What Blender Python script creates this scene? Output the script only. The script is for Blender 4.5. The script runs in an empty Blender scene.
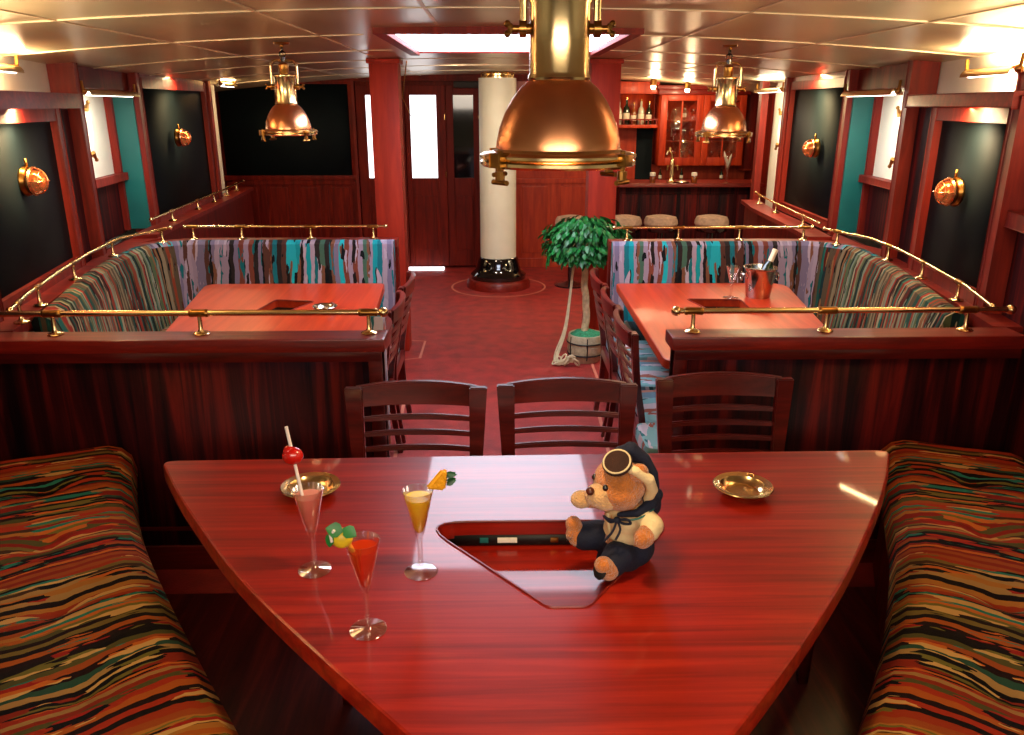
import bpy, bmesh, math, random
from mathutils import Vector, Matrix
random.seed(7)
SC = bpy.context.scene
COL = SC.collection
PI = math.pi

# ------------------------------------------------------------------ camera, world, lights, exposure
FPX, CX, CY, HC = 800.0, 512.0, 367.5, 1.75
TH = math.atan((CY - 105) / FPX)
PSI = math.atan((512 - 497) * math.cos(TH) / FPX)
_cp, _sp, _ct, _st = math.cos(PSI), math.sin(PSI), math.cos(TH), math.sin(TH)
CR = Vector((_cp, -_sp, 0)); CF = Vector((_sp * _ct, _cp * _ct, -_st)); CU = Vector((_sp * _st, _cp * _st, _ct))
cam_d = bpy.data.cameras.new('camera')
cam_d.sensor_width = 36; cam_d.lens = FPX / 1024 * 36; cam_d.clip_start = .02
cam = bpy.data.objects.new('camera', cam_d)
cam.matrix_world = Matrix((( CR.x, CU.x, -CF.x, 0), (CR.y, CU.y, -CF.y, 0), (CR.z, CU.z, -CF.z, HC), (0, 0, 0, 1)))
COL.objects.link(cam); SC.camera = cam

SC.view_settings.view_transform = 'Standard'
SC.view_settings.look = 'None'
SC.view_settings.gamma = 1
SC.view_settings.use_curve_mapping = False
SC.view_settings.exposure = 0.0

w = bpy.data.worlds.new('world'); SC.world = w; w.use_nodes = True
w.node_tree.nodes['Background'].inputs[0].default_value = (.30, .34, .5, 1)
w.node_tree.nodes['Background'].inputs[1].default_value = .25

def area(name, loc, size, power, col=(1, .72, .42), aim=(0, 0, -1), sy=None, spread=180):
    l = bpy.data.lights.new(name, 'AREA'); l.energy = power; l.color = col
    l.shape = 'RECTANGLE'; l.size = size; l.size_y = sy or size; l.spread = math.radians(spread)
    o = bpy.data.objects.new(name, l); o.location = loc
    o.rotation_euler = Vector(aim).to_track_quat('-Z', 'Y').to_euler(); COL.objects.link(o); return o
def point(name, loc, power, col=(1, .62, .3), r=.03):
    l = bpy.data.lights.new(name, 'POINT'); l.energy = power; l.color = col; l.shadow_soft_size = r
    o = bpy.data.objects.new(name, l); o.location = loc; COL.objects.link(o); return o
def spot(name, loc, aim, power, col=(1, .62, .3), ang=100, blend=.8, r=.04):
    l = bpy.data.lights.new(name, 'SPOT'); l.energy = power; l.color = col; l.spot_size = math.radians(ang)
    l.spot_blend = blend; l.shadow_soft_size = r
    o = bpy.data.objects.new(name, l); o.location = loc
    o.rotation_euler = Vector(aim).to_track_quat('-Z', 'Y').to_euler(); COL.objects.link(o); return o

area('rear_fill_light', (.1, -1.2, 1.9), 2.6, 46, (1, .84, .68), aim=(0, 1, -.35), sy=.5)  # unseen flood added behind the camera to brighten the room
area('rear_overhead_fill', (.1, -.2, 1.98), 2.2, 16, (1, .78, .55), aim=(0, .15, -1), sy=.5)  # overhead fill added out of view to light the near table
area('port_rear_uplight', (-1.7, 2.3, 1.75), .4, 22, (1, .70, .40), aim=(.15, .35, 1))
spot('aisle_fill', (-.35, 6.5, 1.98), (.2, .9, -1), 45, (1, .78, .55), 150, 1, .05)  # two spots without fixtures, added to brighten the column and far aisle
spot('aisle_fill', (.45, 6.5, 1.98), (.2, .9, -1), 45, (1, .78, .55), 150, 1, .05)
area('starboard_rear_uplight', (1.8, 2.3, 1.72), .4, 26, (1, .70, .40), aim=(-.15, .35, 1))

# ------------------------------------------------------------------ materials
MATS = {}
def srgb(h):
    h = h.lstrip('#'); v = [int(h[i:i + 2], 16) / 255 for i in (0, 2, 4)]
    return tuple(((c / 12.92) if c <= .04045 else ((c + .055) / 1.055) ** 2.4) for c in v) + (1,)
def C4(c): return srgb(c) if isinstance(c, str) else tuple(c) + (1,) * (4 - len(c))
def newmat(name):
    m = bpy.data.materials.new(name); m.use_nodes = True
    nt = m.node_tree; b = nt.nodes['Principled BSDF']; return m, nt, b
def setp(b, **k):
    for n, v in k.items():
        n = {'rough': 'Roughness', 'metal': 'Metallic', 'coat': 'Coat Weight', 'coatr': 'Coat Roughness', 'spec': 'Specular IOR Level',
             'trans': 'Transmission Weight', 'ior': 'IOR', 'emit': 'Emission Color', 'es': 'Emission Strength', 'col': 'Base Color',
             'sheen': 'Sheen Weight', 'sss': 'Subsurface Weight', 'alpha': 'Alpha', 'aniso': 'Anisotropic'}[n]
        b.inputs[n].default_value = C4(v) if n in ('Base Color', 'Emission Color') else v
def plain(name, col, rough=.5, var=.12, scale=8, bump=0, bscale=60, **k):
    m, nt, b = newmat(name); setp(b, rough=rough, **k)
    N = nt.nodes; L = nt.links
    tc = N.new('ShaderNodeTexCoord'); nz = N.new('ShaderNodeTexNoise'); nz.inputs['Scale'].default_value = scale; nz.inputs['Detail'].default_value = 3
    L.new(tc.outputs['Object'], nz.inputs['Vector'])
    rp = N.new('ShaderNodeValToRGB'); c = C4(col)
    rp.color_ramp.elements[0].position = .3; rp.color_ramp.elements[1].position = .7
    rp.color_ramp.elements[0].color = tuple(x * (1 - var) for x in c[:3]) + (1,)
    rp.color_ramp.elements[1].color = tuple(min(1, x * (1 + var)) for x in c[:3]) + (1,)
    L.new(nz.outputs['Fac'], rp.inputs[0]); L.new(rp.outputs[0], b.inputs['Base Color'])
    if bump:
        n2 = N.new('ShaderNodeTexNoise'); n2.inputs['Scale'].default_value = bscale; n2.inputs['Detail'].default_value = 4
        L.new(tc.outputs['Object'], n2.inputs['Vector'])
        bp = N.new('ShaderNodeBump'); bp.inputs['Strength'].default_value = bump; bp.inputs['Distance'].default_value = .01
        L.new(n2.outputs['Fac'], bp.inputs['Height']); L.new(bp.outputs[0], b.inputs['Normal'])
    MATS[name] = m; return m
def emis(name, col, s):
    m, nt, b = newmat(name); setp(b, col=(.8, .8, .8), emit=col, es=s, rough=.5); MATS[name] = m; return m
def wood(name, dark, mid, light, axis='X', scale=3, rough=.3, coat=.6, stretch=14, coatr=.08, contrast=(.3, .52, .72), spec=.3):
    m, nt, b = newmat(name); setp(b, rough=rough, coat=coat, coatr=coatr, spec=spec)
    N = nt.nodes; L = nt.links
    tc = N.new('ShaderNodeTexCoord'); mp = N.new('ShaderNodeMapping')
    s = {'X': (scale, scale * stretch, scale * stretch), 'Y': (scale * stretch, scale, scale * stretch), 'Z': (scale * stretch, scale * stretch, scale)}[axis]
    mp.inputs['Scale'].default_value = s
    L.new(tc.outputs['Object'], mp.inputs[0])
    nz = N.new('ShaderNodeTexNoise'); nz.inputs['Scale'].default_value = 1; nz.inputs['Detail'].default_value = 6; nz.inputs['Roughness'].default_value = .62; nz.inputs['Distortion'].default_value = .6
    L.new(mp.outputs[0], nz.inputs['Vector'])
    rp = N.new('ShaderNodeValToRGB'); e = rp.color_ramp.elements
    e[0].position = contrast[0]; e[0].color = C4(dark); e[1].position = contrast[2]; e[1].color = C4(light)
    x = e.new(contrast[1]); x.color = C4(mid)
    L.new(nz.outputs['Fac'], rp.inputs[0]); L.new(rp.outputs[0], b.inputs['Base Color'])
    MATS[name] = m; return m
def stripes(name, palette, k=40, dist=.5, dscale=(3, 9), along=0, alt=None, alt_thr=.56, alt_scale=(14, 2.5), rough=.85, val=1.0):
    """woven stripes in UV metres: colour changes with u, broken by a second colour set in long patches"""
    m, nt, b = newmat(name); setp(b, rough=rough, spec=.15)
    N = nt.nodes; L = nt.links
    uv = N.new('ShaderNodeUVMap'); uv.uv_map = 'UVMap'
    mp = N.new('ShaderNodeMapping'); mp.inputs['Scale'].default_value = (dscale[0], dscale[1], 1); L.new(uv.outputs[0], mp.inputs[0])
    nz = N.new('ShaderNodeTexNoise'); nz.inputs['Scale'].default_value = 1; nz.inputs['Detail'].default_value = 4; L.new(mp.outputs[0], nz.inputs['Vector'])
    sx = N.new('ShaderNodeSeparateXYZ'); L.new(uv.outputs[0], sx.inputs[0])
    def math_(op, a, bb):
        n = N.new('ShaderNodeMath'); n.operation = op
        for i, v in enumerate((a, bb)):
            if v is None: continue
            if isinstance(v, (int, float)): n.inputs[i].default_value = v
            else: L.new(v, n.inputs[i])
        return n.outputs[0]
    d = math_('MULTIPLY', nz.outputs['Fac'], dist)
    def layer(pal, kk, off):
        t = math_('ADD', math_('MULTIPLY', sx.outputs[along], kk), math_('MULTIPLY', d, kk / k))
        t = math_('FLOOR', math_('ADD', t, off), None)
        wn = N.new('ShaderNodeTexWhiteNoise'); wn.noise_dimensions = '1D'; L.new(t, wn.inputs['W'])
        rp = N.new('ShaderNodeValToRGB'); rp.color_ramp.interpolation = 'CONSTANT'; e = rp.color_ramp.elements
        n = len(pal)
        e[0].position = 0; e[0].color = C4(pal[0]); e[1].position = 1 / n; e[1].color = C4(pal[1])
        for i in range(2, n): q = e.new(i / n); q.color = C4(pal[i])
        L.new(wn.outputs['Value'], rp.inputs[0]); return rp.outputs[0]
    a = layer(palette, k, 0); out = a
    if alt:
        bcol = layer(alt, k * 1.37, 31.3)
        m2 = N.new('ShaderNodeMapping'); m2.inputs['Scale'].default_value = (alt_scale[0], alt_scale[1], 1); L.new(uv.outputs[0], m2.inputs[0])
        n2 = N.new('ShaderNodeTexNoise'); n2.inputs['Scale'].default_value = 1; n2.inputs['Detail'].default_value = 3; L.new(m2.outputs[0], n2.inputs['Vector'])
        g = math_('GREATER_THAN', n2.outputs['Fac'], alt_thr)
        mx = N.new('ShaderNodeMix'); mx.data_type = 'RGBA'; L.new(g, mx.inputs[0]); L.new(a, mx.inputs[6]); L.new(bcol, mx.inputs[7]); out = mx.outputs[2]
    L.new(out, b.inputs['Base Color'])
    n3 = N.new('ShaderNodeTexNoise'); n3.inputs['Scale'].default_value = 350; L.new(uv.outputs[0], n3.inputs['Vector'])
    bp = N.new('ShaderNodeBump'); bp.inputs['Strength'].default_value = .3; bp.inputs['Distance'].default_value = .003
    L.new(n3.outputs['Fac'], bp.inputs['Height']); L.new(bp.outputs[0], b.inputs['Normal'])
    MATS[name] = m; return m

TABLE = wood('table_mahogany', '#6a0f08', '#8f190c', '#ad2812', 'X', 1.2, .38, .42, 26, .05, spec=.2)
BTABLE = wood('booth_table_mahogany', '#92240c', '#a83010', '#b83c16', 'Y', 1.2, .38, .3, 20, .25)
RED = wood('red_mahogany', '#5a1009', '#74170c', '#8c2210', 'Z', 2, .55, .05, 12, .2)
CAP = wood('cap_mahogany', '#580e08', '#74150b', '#8e2010', 'X', 2, .45, .2, 14, .15)
PANEL = wood('dark_panel_mahogany', '#12030a', '#380a0e', '#661410', 'Z', .7, .6, .0, 22, .2, (.38, .52, .66), .15)
CHAIRW = wood('chair_mahogany', '#3c0b0a', '#57110d', '#6c1811', 'X', 3, .28, .6, 8, .12)
DOORW = wood('door_mahogany', '#480c06', '#64140a', '#7c1e0e', 'Z', 2, .5, .0, 10, .2, spec=.15)
BARW = wood('bar_mahogany', '#8a220e', '#a83414', '#bc421a', 'Z', 2, .5, .1, 10, .2)
FLOORW = wood('dark_floor_planks', '#1c080b', '#401012', '#64201a', 'Y', 1.5, .38, .3, 14, .2)
BLACKP = plain('dark_blind', '#0e181c', .7, .15, 3, spec=.12)
TEAL = plain('teal_panel', '#07625f', .5, .12, 4)
WHITEP = plain('white_paint', '#e8e6d6', .45, .05, 5)
CREAM = plain('cream_column', '#dfe0cc', .5, .06, 4)
BLACKG = plain('gloss_black', '#07080a', .12, .1, 8, coat=.8)
BLACK = plain('matt_black', '#0a090a', .6, .2, 8)
CARPET = plain('red_carpet', '#8e201c', .6, .30, 9, .35, 120, spec=.6)
LINE = plain('inlay_line', '#c0705a', .6, .1, 10)
BRASS = plain('brass', '#ead09a', .2, .1, 12, metal=1)
BRASSD = plain('aged_brass', '#9c7038', .28, .25, 20, metal=1)
COPPER = plain('copper', '#f0a878', .27, .10, 14, metal=1)
CHROME = plain('silver', '#c8c4bc', .16, .05, 10, metal=1)
DARKIN = plain('dark_interior', '#1a0605', .5, .2, 8)  # dark colour for the inside of the booth table wells
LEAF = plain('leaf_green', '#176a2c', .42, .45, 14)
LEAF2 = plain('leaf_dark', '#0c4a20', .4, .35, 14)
BARK = plain('pale_bark', '#d2ba90', .8, .25, 30, .4, 90)
WICKER = plain('pale_basket', '#b8ab88', .7, .2, 40, .5, 160)
MOSS = plain('moss', '#2f8a60', .9, .4, 60, .6, 120)
RIBBON = plain('cream_raffia', '#cdbf98', .7, .15, 30)
FUR = plain('orange_fur', '#c87420', .95, .3, 45, .9, 230, sheen=.6)
FURL = plain('cream_fur', '#dcb077', .95, .15, 45, .8, 230, sheen=.6)
SHIRT = plain('cream_cloth', '#e2cfa0', .85, .08, 30, .3, 200)
NAVY = plain('navy_cloth', '#08122c', .85, .2, 30, .3, 200)
BROWN = plain('dark_brown_felt', '#2e140b', .9, .2, 40, .4, 200)
NOSE = plain('brown_nose', '#4a1f12', .35, .1, 30)
CHERRY = plain('cherry_red', '#b8120c', .25, .1, 20, coat=.6)
PINE = plain('yellow_fruit', '#e0a21a', .4, .15, 60, .3, 150)
LEMON = plain('lemon_yellow', '#e0bf28', .4, .1, 60)
STRAW = plain('white_straw', '#ece4e0', .4, .04, 20)
STRAWY = plain('amber_straw', '#e0902c', .4, .08, 20)
SEATV = plain('stool_velvet', '#a88c78', .8, .25, 30, .3, 90)
LABELM = plain('paper_label', '#d8d2bc', .6, .08, 30)
BOTG = plain('green_bottle_glass', '#0d2415', .08, .1, 10, coat=.6)
BOTA = plain('amber_bottle_glass', '#7a3a10', .1, .1, 10, coat=.6)
BOTC = plain('clear_bottle_glass', '#b9b6a4', .1, .1, 10, coat=.6)
SIGNG = emis('exit_sign_green', '#18a04a', .8)
SIGNW = emis('exit_sign_white', '#f2f6ee', 1.0)
SKY = emis('skylight_glazing', '#e4ecff', 12)
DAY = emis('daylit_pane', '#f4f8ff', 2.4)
BULB = emis('lamp_bulb', (1, .62, .28), 14)
BULBW = emis('bright_bulb', (1, .72, .40), 40)
AMBER = plain('amber_lens', '#c8602a', .12, .3, 30, metal=.8, emit=(1, .4, .12), es=.12)
TUBE = emis('fluorescent_tube', (1, .93, .8), 6)
def glass(name, col=(1, 1, 1), rough=.0, ior=1.45):
    m, nt, b = newmat(name); N = nt.nodes; L = nt.links   # thin clear glass: see-through with a fresnel sheen
    tr = N.new('ShaderNodeBsdfTransparent'); tr.inputs[0].default_value = (.97, .98, .98, 1)
    gl = N.new('ShaderNodeBsdfGlossy'); gl.inputs['Roughness'].default_value = .03; gl.inputs[0].default_value = (1, 1, 1, 1)
    lw = N.new('ShaderNodeLayerWeight'); lw.inputs[0].default_value = .28
    mr = N.new('ShaderNodeMapRange'); mr.inputs[3].default_value = .10; mr.inputs[4].default_value = .95; L.new(lw.outputs['Facing'], mr.inputs[0])
    mx = N.new('ShaderNodeMixShader'); L.new(mr.outputs[0], mx.inputs[0]); L.new(tr.outputs[0], mx.inputs[1]); L.new(gl.outputs[0], mx.inputs[2])
    L.new(mx.outputs[0], N['Material Output'].inputs[0]); MATS[name] = m; return m
GLASS = glass('clear_glass')
def liquid(name, col, tr=.6):
    m, nt, b = newmat(name); setp(b, col=col, rough=.1, trans=tr, ior=1.2); MATS[name] = m; return m
def drink(name, col, clear=0.0):
    m, nt, b = newmat(name); N = nt.nodes; L = nt.links; setp(b, col=col, rough=.15)
    tl = N.new('ShaderNodeBsdfTranslucent'); tl.inputs[0].default_value = C4(col)
    mx = N.new('ShaderNodeMixShader'); mx.inputs[0].default_value = .5; L.new(b.outputs[0], mx.inputs[1]); L.new(tl.outputs[0], mx.inputs[2])
    tr = N.new('ShaderNodeBsdfTransparent'); tr.inputs[0].default_value = C4(col)
    m2 = N.new('ShaderNodeMixShader'); m2.inputs[0].default_value = clear; L.new(mx.outputs[0], m2.inputs[1]); L.new(tr.outputs[0], m2.inputs[2])
    L.new(m2.outputs[0], N['Material Output'].inputs[0]); MATS[name] = m; return m
PINKL = drink('pink_drink', '#ffc0b4'); ORANGEL = drink('orange_drink', '#fff04a'); REDL = drink('red_drink', '#ff6a2a', .55)
# ceiling lining: brushed, slightly golden panels
def ceiling_mat():
    m, nt, b = newmat('ceiling_lining'); N = nt.nodes; L = nt.links
    setp(b, metal=.35, rough=.3, spec=.6)
    tc = N.new('ShaderNodeTexCoord'); mp = N.new('ShaderNodeMapping'); mp.inputs['Scale'].default_value = (1.2, .5, 1); L.new(tc.outputs['Object'], mp.inputs[0])
    nz = N.new('ShaderNodeTexNoise'); nz.inputs['Scale'].default_value = 2; nz.inputs['Detail'].default_value = 4; L.new(mp.outputs[0], nz.inputs['Vector'])
    rp = N.new('ShaderNodeValToRGB'); e = rp.color_ramp.elements; e[0].position = .3; e[0].color = C4('#b2a486'); e[1].position = .7; e[1].color = C4('#cabf9e')
    L.new(nz.outputs['Fac'], rp.inputs[0]); L.new(rp.outputs[0], b.inputs['Base Color'])
    r2 = N.new('ShaderNodeMapRange'); r2.inputs[3].default_value = .22; r2.inputs[4].default_value = .42; L.new(nz.outputs['Fac'], r2.inputs[0]); L.new(r2.outputs[0], b.inputs['Roughness'])
    return m
CEIL = ceiling_mat()
SEAM = plain('ceiling_seam', '#d6c6a8', .4, .05, 10, metal=.3)
BACKF = stripes('booth_back_fabric', ['#12808a', '#6a6078', '#4a2c24', '#1c94a0', '#241c1c', '#857588', '#6a3428', '#15606c', '#8f7f90', '#3a584a'], 34, 1.3, (4, 7), 0,
                ['#0a0c10', '#6a4230', '#9c8c9c', '#0e5a62', '#181010'], .55, (22, 5))
SIDEF = stripes('booth_side_fabric', ['#4e4030', '#82241a', '#1a423c', '#7a6c54', '#0e1414', '#4e5a3c', '#7a3420', '#6c7c6c', '#14282a'], 46, 1.6, (4, 5), 0,
                ['#080c0c', '#7a5636', '#1a5a50', '#94886e', '#4a140e'], .54, (24, 4))
BENCHF = stripes('bench_fabric', ['#8c2c10', '#9a6224', '#48441e', '#761a0e', '#94703c', '#0e0706', '#8c4016', '#22402f', '#942810', '#6a5824', '#1c0907', '#7c220e', '#9a4c16', '#0a0505', '#3c2412', '#120808'], 60, 7.5, (3.6, 2.6), 0,
                 ['#080607', '#b89050', '#1f6a58', '#8c1c10', '#645c22', '#b05a1c', '#0a0607'], .54, (22, 4.2))
SEATF = stripes('chair_seat_fabric', ['#7fb0b4', '#b0a8b8', '#2a9aa4', '#c4b8c0', '#b07a6a', '#6a8a9a'], 14, 1.6, (4, 5), 0, ['#2c6a70', '#c8c0cc', '#9a5a4c', '#1a1c20'], .57, (14, 5))

# ------------------------------------------------------------------ mesh helpers
def link(name, bm, mat, parent=None, smooth=False, auto=None):
    me = bpy.data.meshes.new(name); bm.normal_update(); bm.to_mesh(me); bm.free()
    if smooth:
        for p in me.polygons: p.use_smooth = True
    mats = mat if isinstance(mat, (list, tuple)) else [mat]
    for x in mats: me.materials.append(x)
    o = bpy.data.objects.new(name, me); COL.objects.link(o)
    if parent is not None: o.parent = parent
    if auto:
        me.set_sharp_from_angle(angle=math.radians(auto))
        for p in me.polygons:
            if abs(p.normal.z) > .9998: p.use_smooth = False
    return o
def obj(name, bm, mat, parent=None, smooth=True, auto=35): return link(name, bm, mat, parent, smooth, auto)
def tag(o, label, cat, group=None):
    o['label'] = label; o['category'] = cat
    if group: o['group'] = group
    return o
def thing(name, label, cat, loc=(0, 0, 0), rz=0, group=None):
    o = bpy.data.objects.new(name, None); o.empty_display_size = .1; COL.objects.link(o); o.location = loc; o.rotation_euler = (0, 0, rz)
    return tag(o, label, cat, group)
def struct(name, bm, mat, parent=None, smooth=False, auto=None):
    o = link(name, bm, mat, parent, smooth, auto)
    if parent is None: o['kind'] = 'structure'
    return o
def sempty(name, loc=(0, 0, 0)):
    o = bpy.data.objects.new(name, None); COL.objects.link(o); o.location = loc; o['kind'] = 'structure'; return o
def dup(root, loc=None, rz=None, label=None, group=None):
    r = root.copy(); COL.objects.link(r)
    if loc is not None: r.location = loc
    if rz is not None: r.rotation_euler = (0, 0, rz)
    if label: r['label'] = label
    if group: r['group'] = group
    for ch in list(root.children):
        c = ch.copy(); COL.objects.link(c); c.parent = r
        for g in list(ch.children):
            d = g.copy(); COL.objects.link(d); d.parent = c
    return r
def B(): return bmesh.new()
def box(bm, x0, x1, y0, y1, z0, z1, bev=0, M=None):
    r = bmesh.ops.create_cube(bm, size=1)
    vs = r['verts']
    for v in vs:
        v.co = Vector((x0 + (v.co.x + .5) * (x1 - x0), y0 + (v.co.y + .5) * (y1 - y0), z0 + (v.co.z + .5) * (z1 - z0)))
        if M: v.co = M @ v.co
    if bev:
        es = list({e for v in vs for e in v.link_edges})
        bmesh.ops.bevel(bm, geom=es, offset=bev, segments=2, affect='EDGES', profile=.6)
    return bm
def fr(d):
    d = d.normalized(); a = Vector((0, 0, 1)) if abs(d.z) < .9 else Vector((1, 0, 0))
    x = d.cross(a).normalized(); return x, d.cross(x).normalized()
def tube(bm, pts, r, seg=10, closed=False, cap=True, flat=None):
    pts = [Vector(p) for p in pts]; n = len(pts); rings = []
    rs = r if isinstance(r, (list, tuple)) else [r] * n
    px = None
    for i, p in enumerate(pts):
        if closed: d = pts[(i + 1) % n] - pts[i - 1]
        else: d = pts[min(i + 1, n - 1)] - pts[max(i - 1, 0)]
        if d.length < 1e-9: d = Vector((0, 0, 1))
        d.normalize()
        if px is None: x, y = fr(d)
        else:
            x = (px - d * px.dot(d)).normalized(); y = d.cross(x)
        px = x
        f = flat or 1
        rings.append([bm.verts.new(p + (x * math.cos(2 * PI * k / seg) + y * math.sin(2 * PI * k / seg) * f) * rs[i]) for k in range(seg)])
    m = n if closed else n - 1
    for i in range(m):
        a, b = rings[i], rings[(i + 1) % n]
        for k in range(seg): bm.faces.new((a[k], a[(k + 1) % seg], b[(k + 1) % seg], b[k]))
    if cap and not closed:
        bm.faces.new(rings[0][::-1]); bm.faces.new(rings[-1])
    return bm
def lathe(bm, prof, seg=24, loc=(0, 0, 0), M=None, cap=False):
    """prof: list of (r, z)"""
    rings = []
    loc = Vector(loc)
    for r, z in prof:
        if r < 1e-6:
            p = Vector((0, 0, z)); p = (M @ p if M else p) + loc; rings.append([bm.verts.new(p)])
        else:
            ring = []
            for k in range(seg):
                p = Vector((r * math.cos(2 * PI * k / seg), r * math.sin(2 * PI * k / seg), z)); ring.append(bm.verts.new((M @ p if M else p) + loc))
            rings.append(ring)
    for a, b in zip(rings, rings[1:]):
        if len(a) == 1 and len(b) == 1: continue
        if len(a) == 1:
            for k in range(seg): bm.faces.new((a[0], b[(k + 1) % seg], b[k]))
        elif len(b) == 1:
            for k in range(seg): bm.faces.new((a[k], a[(k + 1) % seg], b[0]))
        else:
            for k in range(seg): bm.faces.new((a[k], a[(k + 1) % seg], b[(k + 1) % seg], b[k]))
    bmesh.ops.recalc_face_normals(bm, faces=bm.faces)
    return bm
def ball(bm, c, r, seg=16, rings=10, M=None):
    rr = r if isinstance(r, (tuple, list)) else (r, r, r)
    g = bmesh.ops.create_uvsphere(bm, u_segments=seg, v_segments=rings, radius=1)
    for v in g['verts']:
        p = Vector((v.co.x * rr[0], v.co.y * rr[1], v.co.z * rr[2]))
        if M: p = M @ p
        v.co = p + Vector(c)
    return bm
def rounded(poly, r, n=5):
    """poly points (x,y) with corner radius r (number or list)"""
    out = []; m = len(poly)
    for i in range(m):
        p0, p1, p2 = Vector(poly[i - 1]), Vector(poly[i]), Vector(poly[(i + 1) % m])
        rr = r[i] if isinstance(r, (list, tuple)) else r
        if rr <= 0: out.append(tuple(p1)); continue
        a = (p0 - p1); b = (p2 - p1); ang = a.angle(b); t = min(rr / math.tan(ang / 2), a.length * .45, b.length * .45)
        A = p1 + a.normalized() * t; Bq = p1 + b.normalized() * t
        for k in range(n + 1):
            s = k / n; q = A * (1 - s) ** 2 + p1 * 2 * s * (1 - s) + Bq * s * s; out.append(tuple(q))
    return out
def slab(bm, outer, z0, z1, hole=None, lip=0):
    """flat slab with optional hole; lip bevels the outer top edge"""
    def area2(p): return sum(p[i - 1][0] * p[i][1] - p[i][0] * p[i - 1][1] for i in range(len(p)))
    if area2(outer) < 0: outer = outer[::-1]
    def ring(poly, z): return [bm.verts.new((x, y, z)) for x, y in poly]
    def offs(poly, d):
        out = []; m = len(poly)
        for i in range(m):
            a, b, c = Vector(poly[i - 1]), Vector(poly[i]), Vector(poly[(i + 1) % m])
            n1 = (b - a).normalized(); n2 = (c - b).normalized(); nn = Vector((-(n1.y + n2.y), n1.x + n2.x))
            nn = nn.normalized() if nn.length > 1e-6 else Vector((-n1.y, n1.x))
            out.append(tuple(b + nn * d))
        return out
    lv = [(0, z0)] + ([(0, z1 - lip), (lip * .3, z1 - lip * .3), (lip, z1)] if lip else [(0, z1)])
    rings = [ring(offs(outer, d) if d else outer, z) for d, z in lv]
    for a, b in zip(rings, rings[1:]):
        n = len(a)
        for k in range(n): bm.faces.new((a[k], a[(k + 1) % n], b[(k + 1) % n], b[k]))
    tops = [rings[-1]]; bots = [rings[0]]
    if hole:
        if area2(hole) < 0: hole = hole[::-1]
        h1 = ring(hole, z1); h0 = ring(hole, z0)
        n = len(h1)
        for k in range(n): bm.faces.new((h0[(k + 1) % n], h0[k], h1[k], h1[(k + 1) % n]))
        tops.append(h1); bots.append(h0)
    for loops in (tops, bots):
        es = []
        for lp in loops:
            for i in range(len(lp)):
                e = bm.edges.get((lp[i - 1], lp[i])) or bm.edges.new((lp[i - 1], lp[i])); es.append(e)
        r_ = bmesh.ops.triangle_fill(bm, use_beauty=True, use_dissolve=False, edges=es)
        if hole:
            def inside(c):
                k_ = False
                for (xa, ya), (xb, yb) in zip(hole, hole[1:] + hole[:1]):
                    if (ya > c.y) != (yb > c.y) and c.x < (xb - xa) * (c.y - ya) / (yb - ya) + xa: k_ = not k_
                return k_
            bad = [f for f in r_['geom'] if isinstance(f, bmesh.types.BMFace) and inside(f.calc_center_median())]
            if bad: bmesh.ops.delete(bm, geom=bad, context='FACES_ONLY')
    bmesh.ops.recalc_face_normals(bm, faces=bm.faces)
    return bm
def spline(pts, n=8, closed=False):
    P = [Vector(p) for p in pts]; out = []; m = len(P)
    rng = range(m if closed else m - 1)
    for i in rng:
        if closed: p0, p1, p2, p3 = P[i - 1], P[i], P[(i + 1) % m], P[(i + 2) % m]
        else: p0, p1, p2, p3 = P[max(i - 1, 0)], P[i], P[i + 1], P[min(i + 2, m - 1)]
        for k in range(n):
            t = k / n
            out.append(.5 * ((2 * p1) + (-p0 + p2) * t + (2 * p0 - 5 * p1 + 4 * p2 - p3) * t * t + (-p0 + 3 * p1 - 3 * p2 + p3) * t ** 3))
    if not closed: out.append(P[-1])
    return out
def sweep(bm, path, prof, side=1, disp=None, cap=True, vscale=1):
    """sweep a profile [(offset, z)] along a 2D path; offset goes to the left of travel * side. writes UV in metres"""
    P = [Vector((p[0], p[1])) for p in path]; n = len(P)
    uvl = bm.loops.layers.uv.get('UVMap') or bm.loops.layers.uv.new('UVMap')
    U = [0]
    for i in range(1, n): U.append(U[-1] + (P[i] - P[i - 1]).length)
    V = [0]
    for i in range(1, len(prof)): V.append(V[-1] + math.dist(prof[i], prof[i - 1]))
    rows = []
    for i in range(n):
        if i == 0: nn = P[1] - P[0]; nn.normalize(); m = Vector((-nn.y, nn.x))
        elif i == n - 1: nn = P[-1] - P[-2]; nn.normalize(); m = Vector((-nn.y, nn.x))
        else:
            a = (P[i] - P[i - 1]).normalized(); b = (P[i + 1] - P[i]).normalized(); t = (a + b).normalized(); m = Vector((-t.y, t.x)) / max(.4, math.cos(a.angle(b) / 2) if a.length and b.length else 1)
        row = []
        for j, (o, z) in enumerate(prof):
            do, dz = disp(U[i], V[j], j) if disp else (0, 0)
            q = P[i] + m * side * (o + do); row.append(bm.verts.new((q.x, q.y, z + dz)))
        rows.append(row)
    for i in range(n - 1):
        for j in range(len(prof) - 1):
            idx = ((i, j), (i + 1, j), (i + 1, j + 1), (i, j + 1))
            f = bm.faces.new([rows[a][b] for a, b in idx])
            for lp, (a, b) in zip(f.loops, idx): lp[uvl].uv = (U[a], V[b] * vscale)
    if cap:
        for r in (rows[0], rows[-1]):
            try:
                f = bm.faces.new(r)
                for lp in f.loops: lp[uvl].uv = (lp.vert.co.x + lp.vert.co.y, lp.vert.co.z)
            except ValueError: pass
    bmesh.ops.recalc_face_normals(bm, faces=bm.faces)
    return bm
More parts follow.
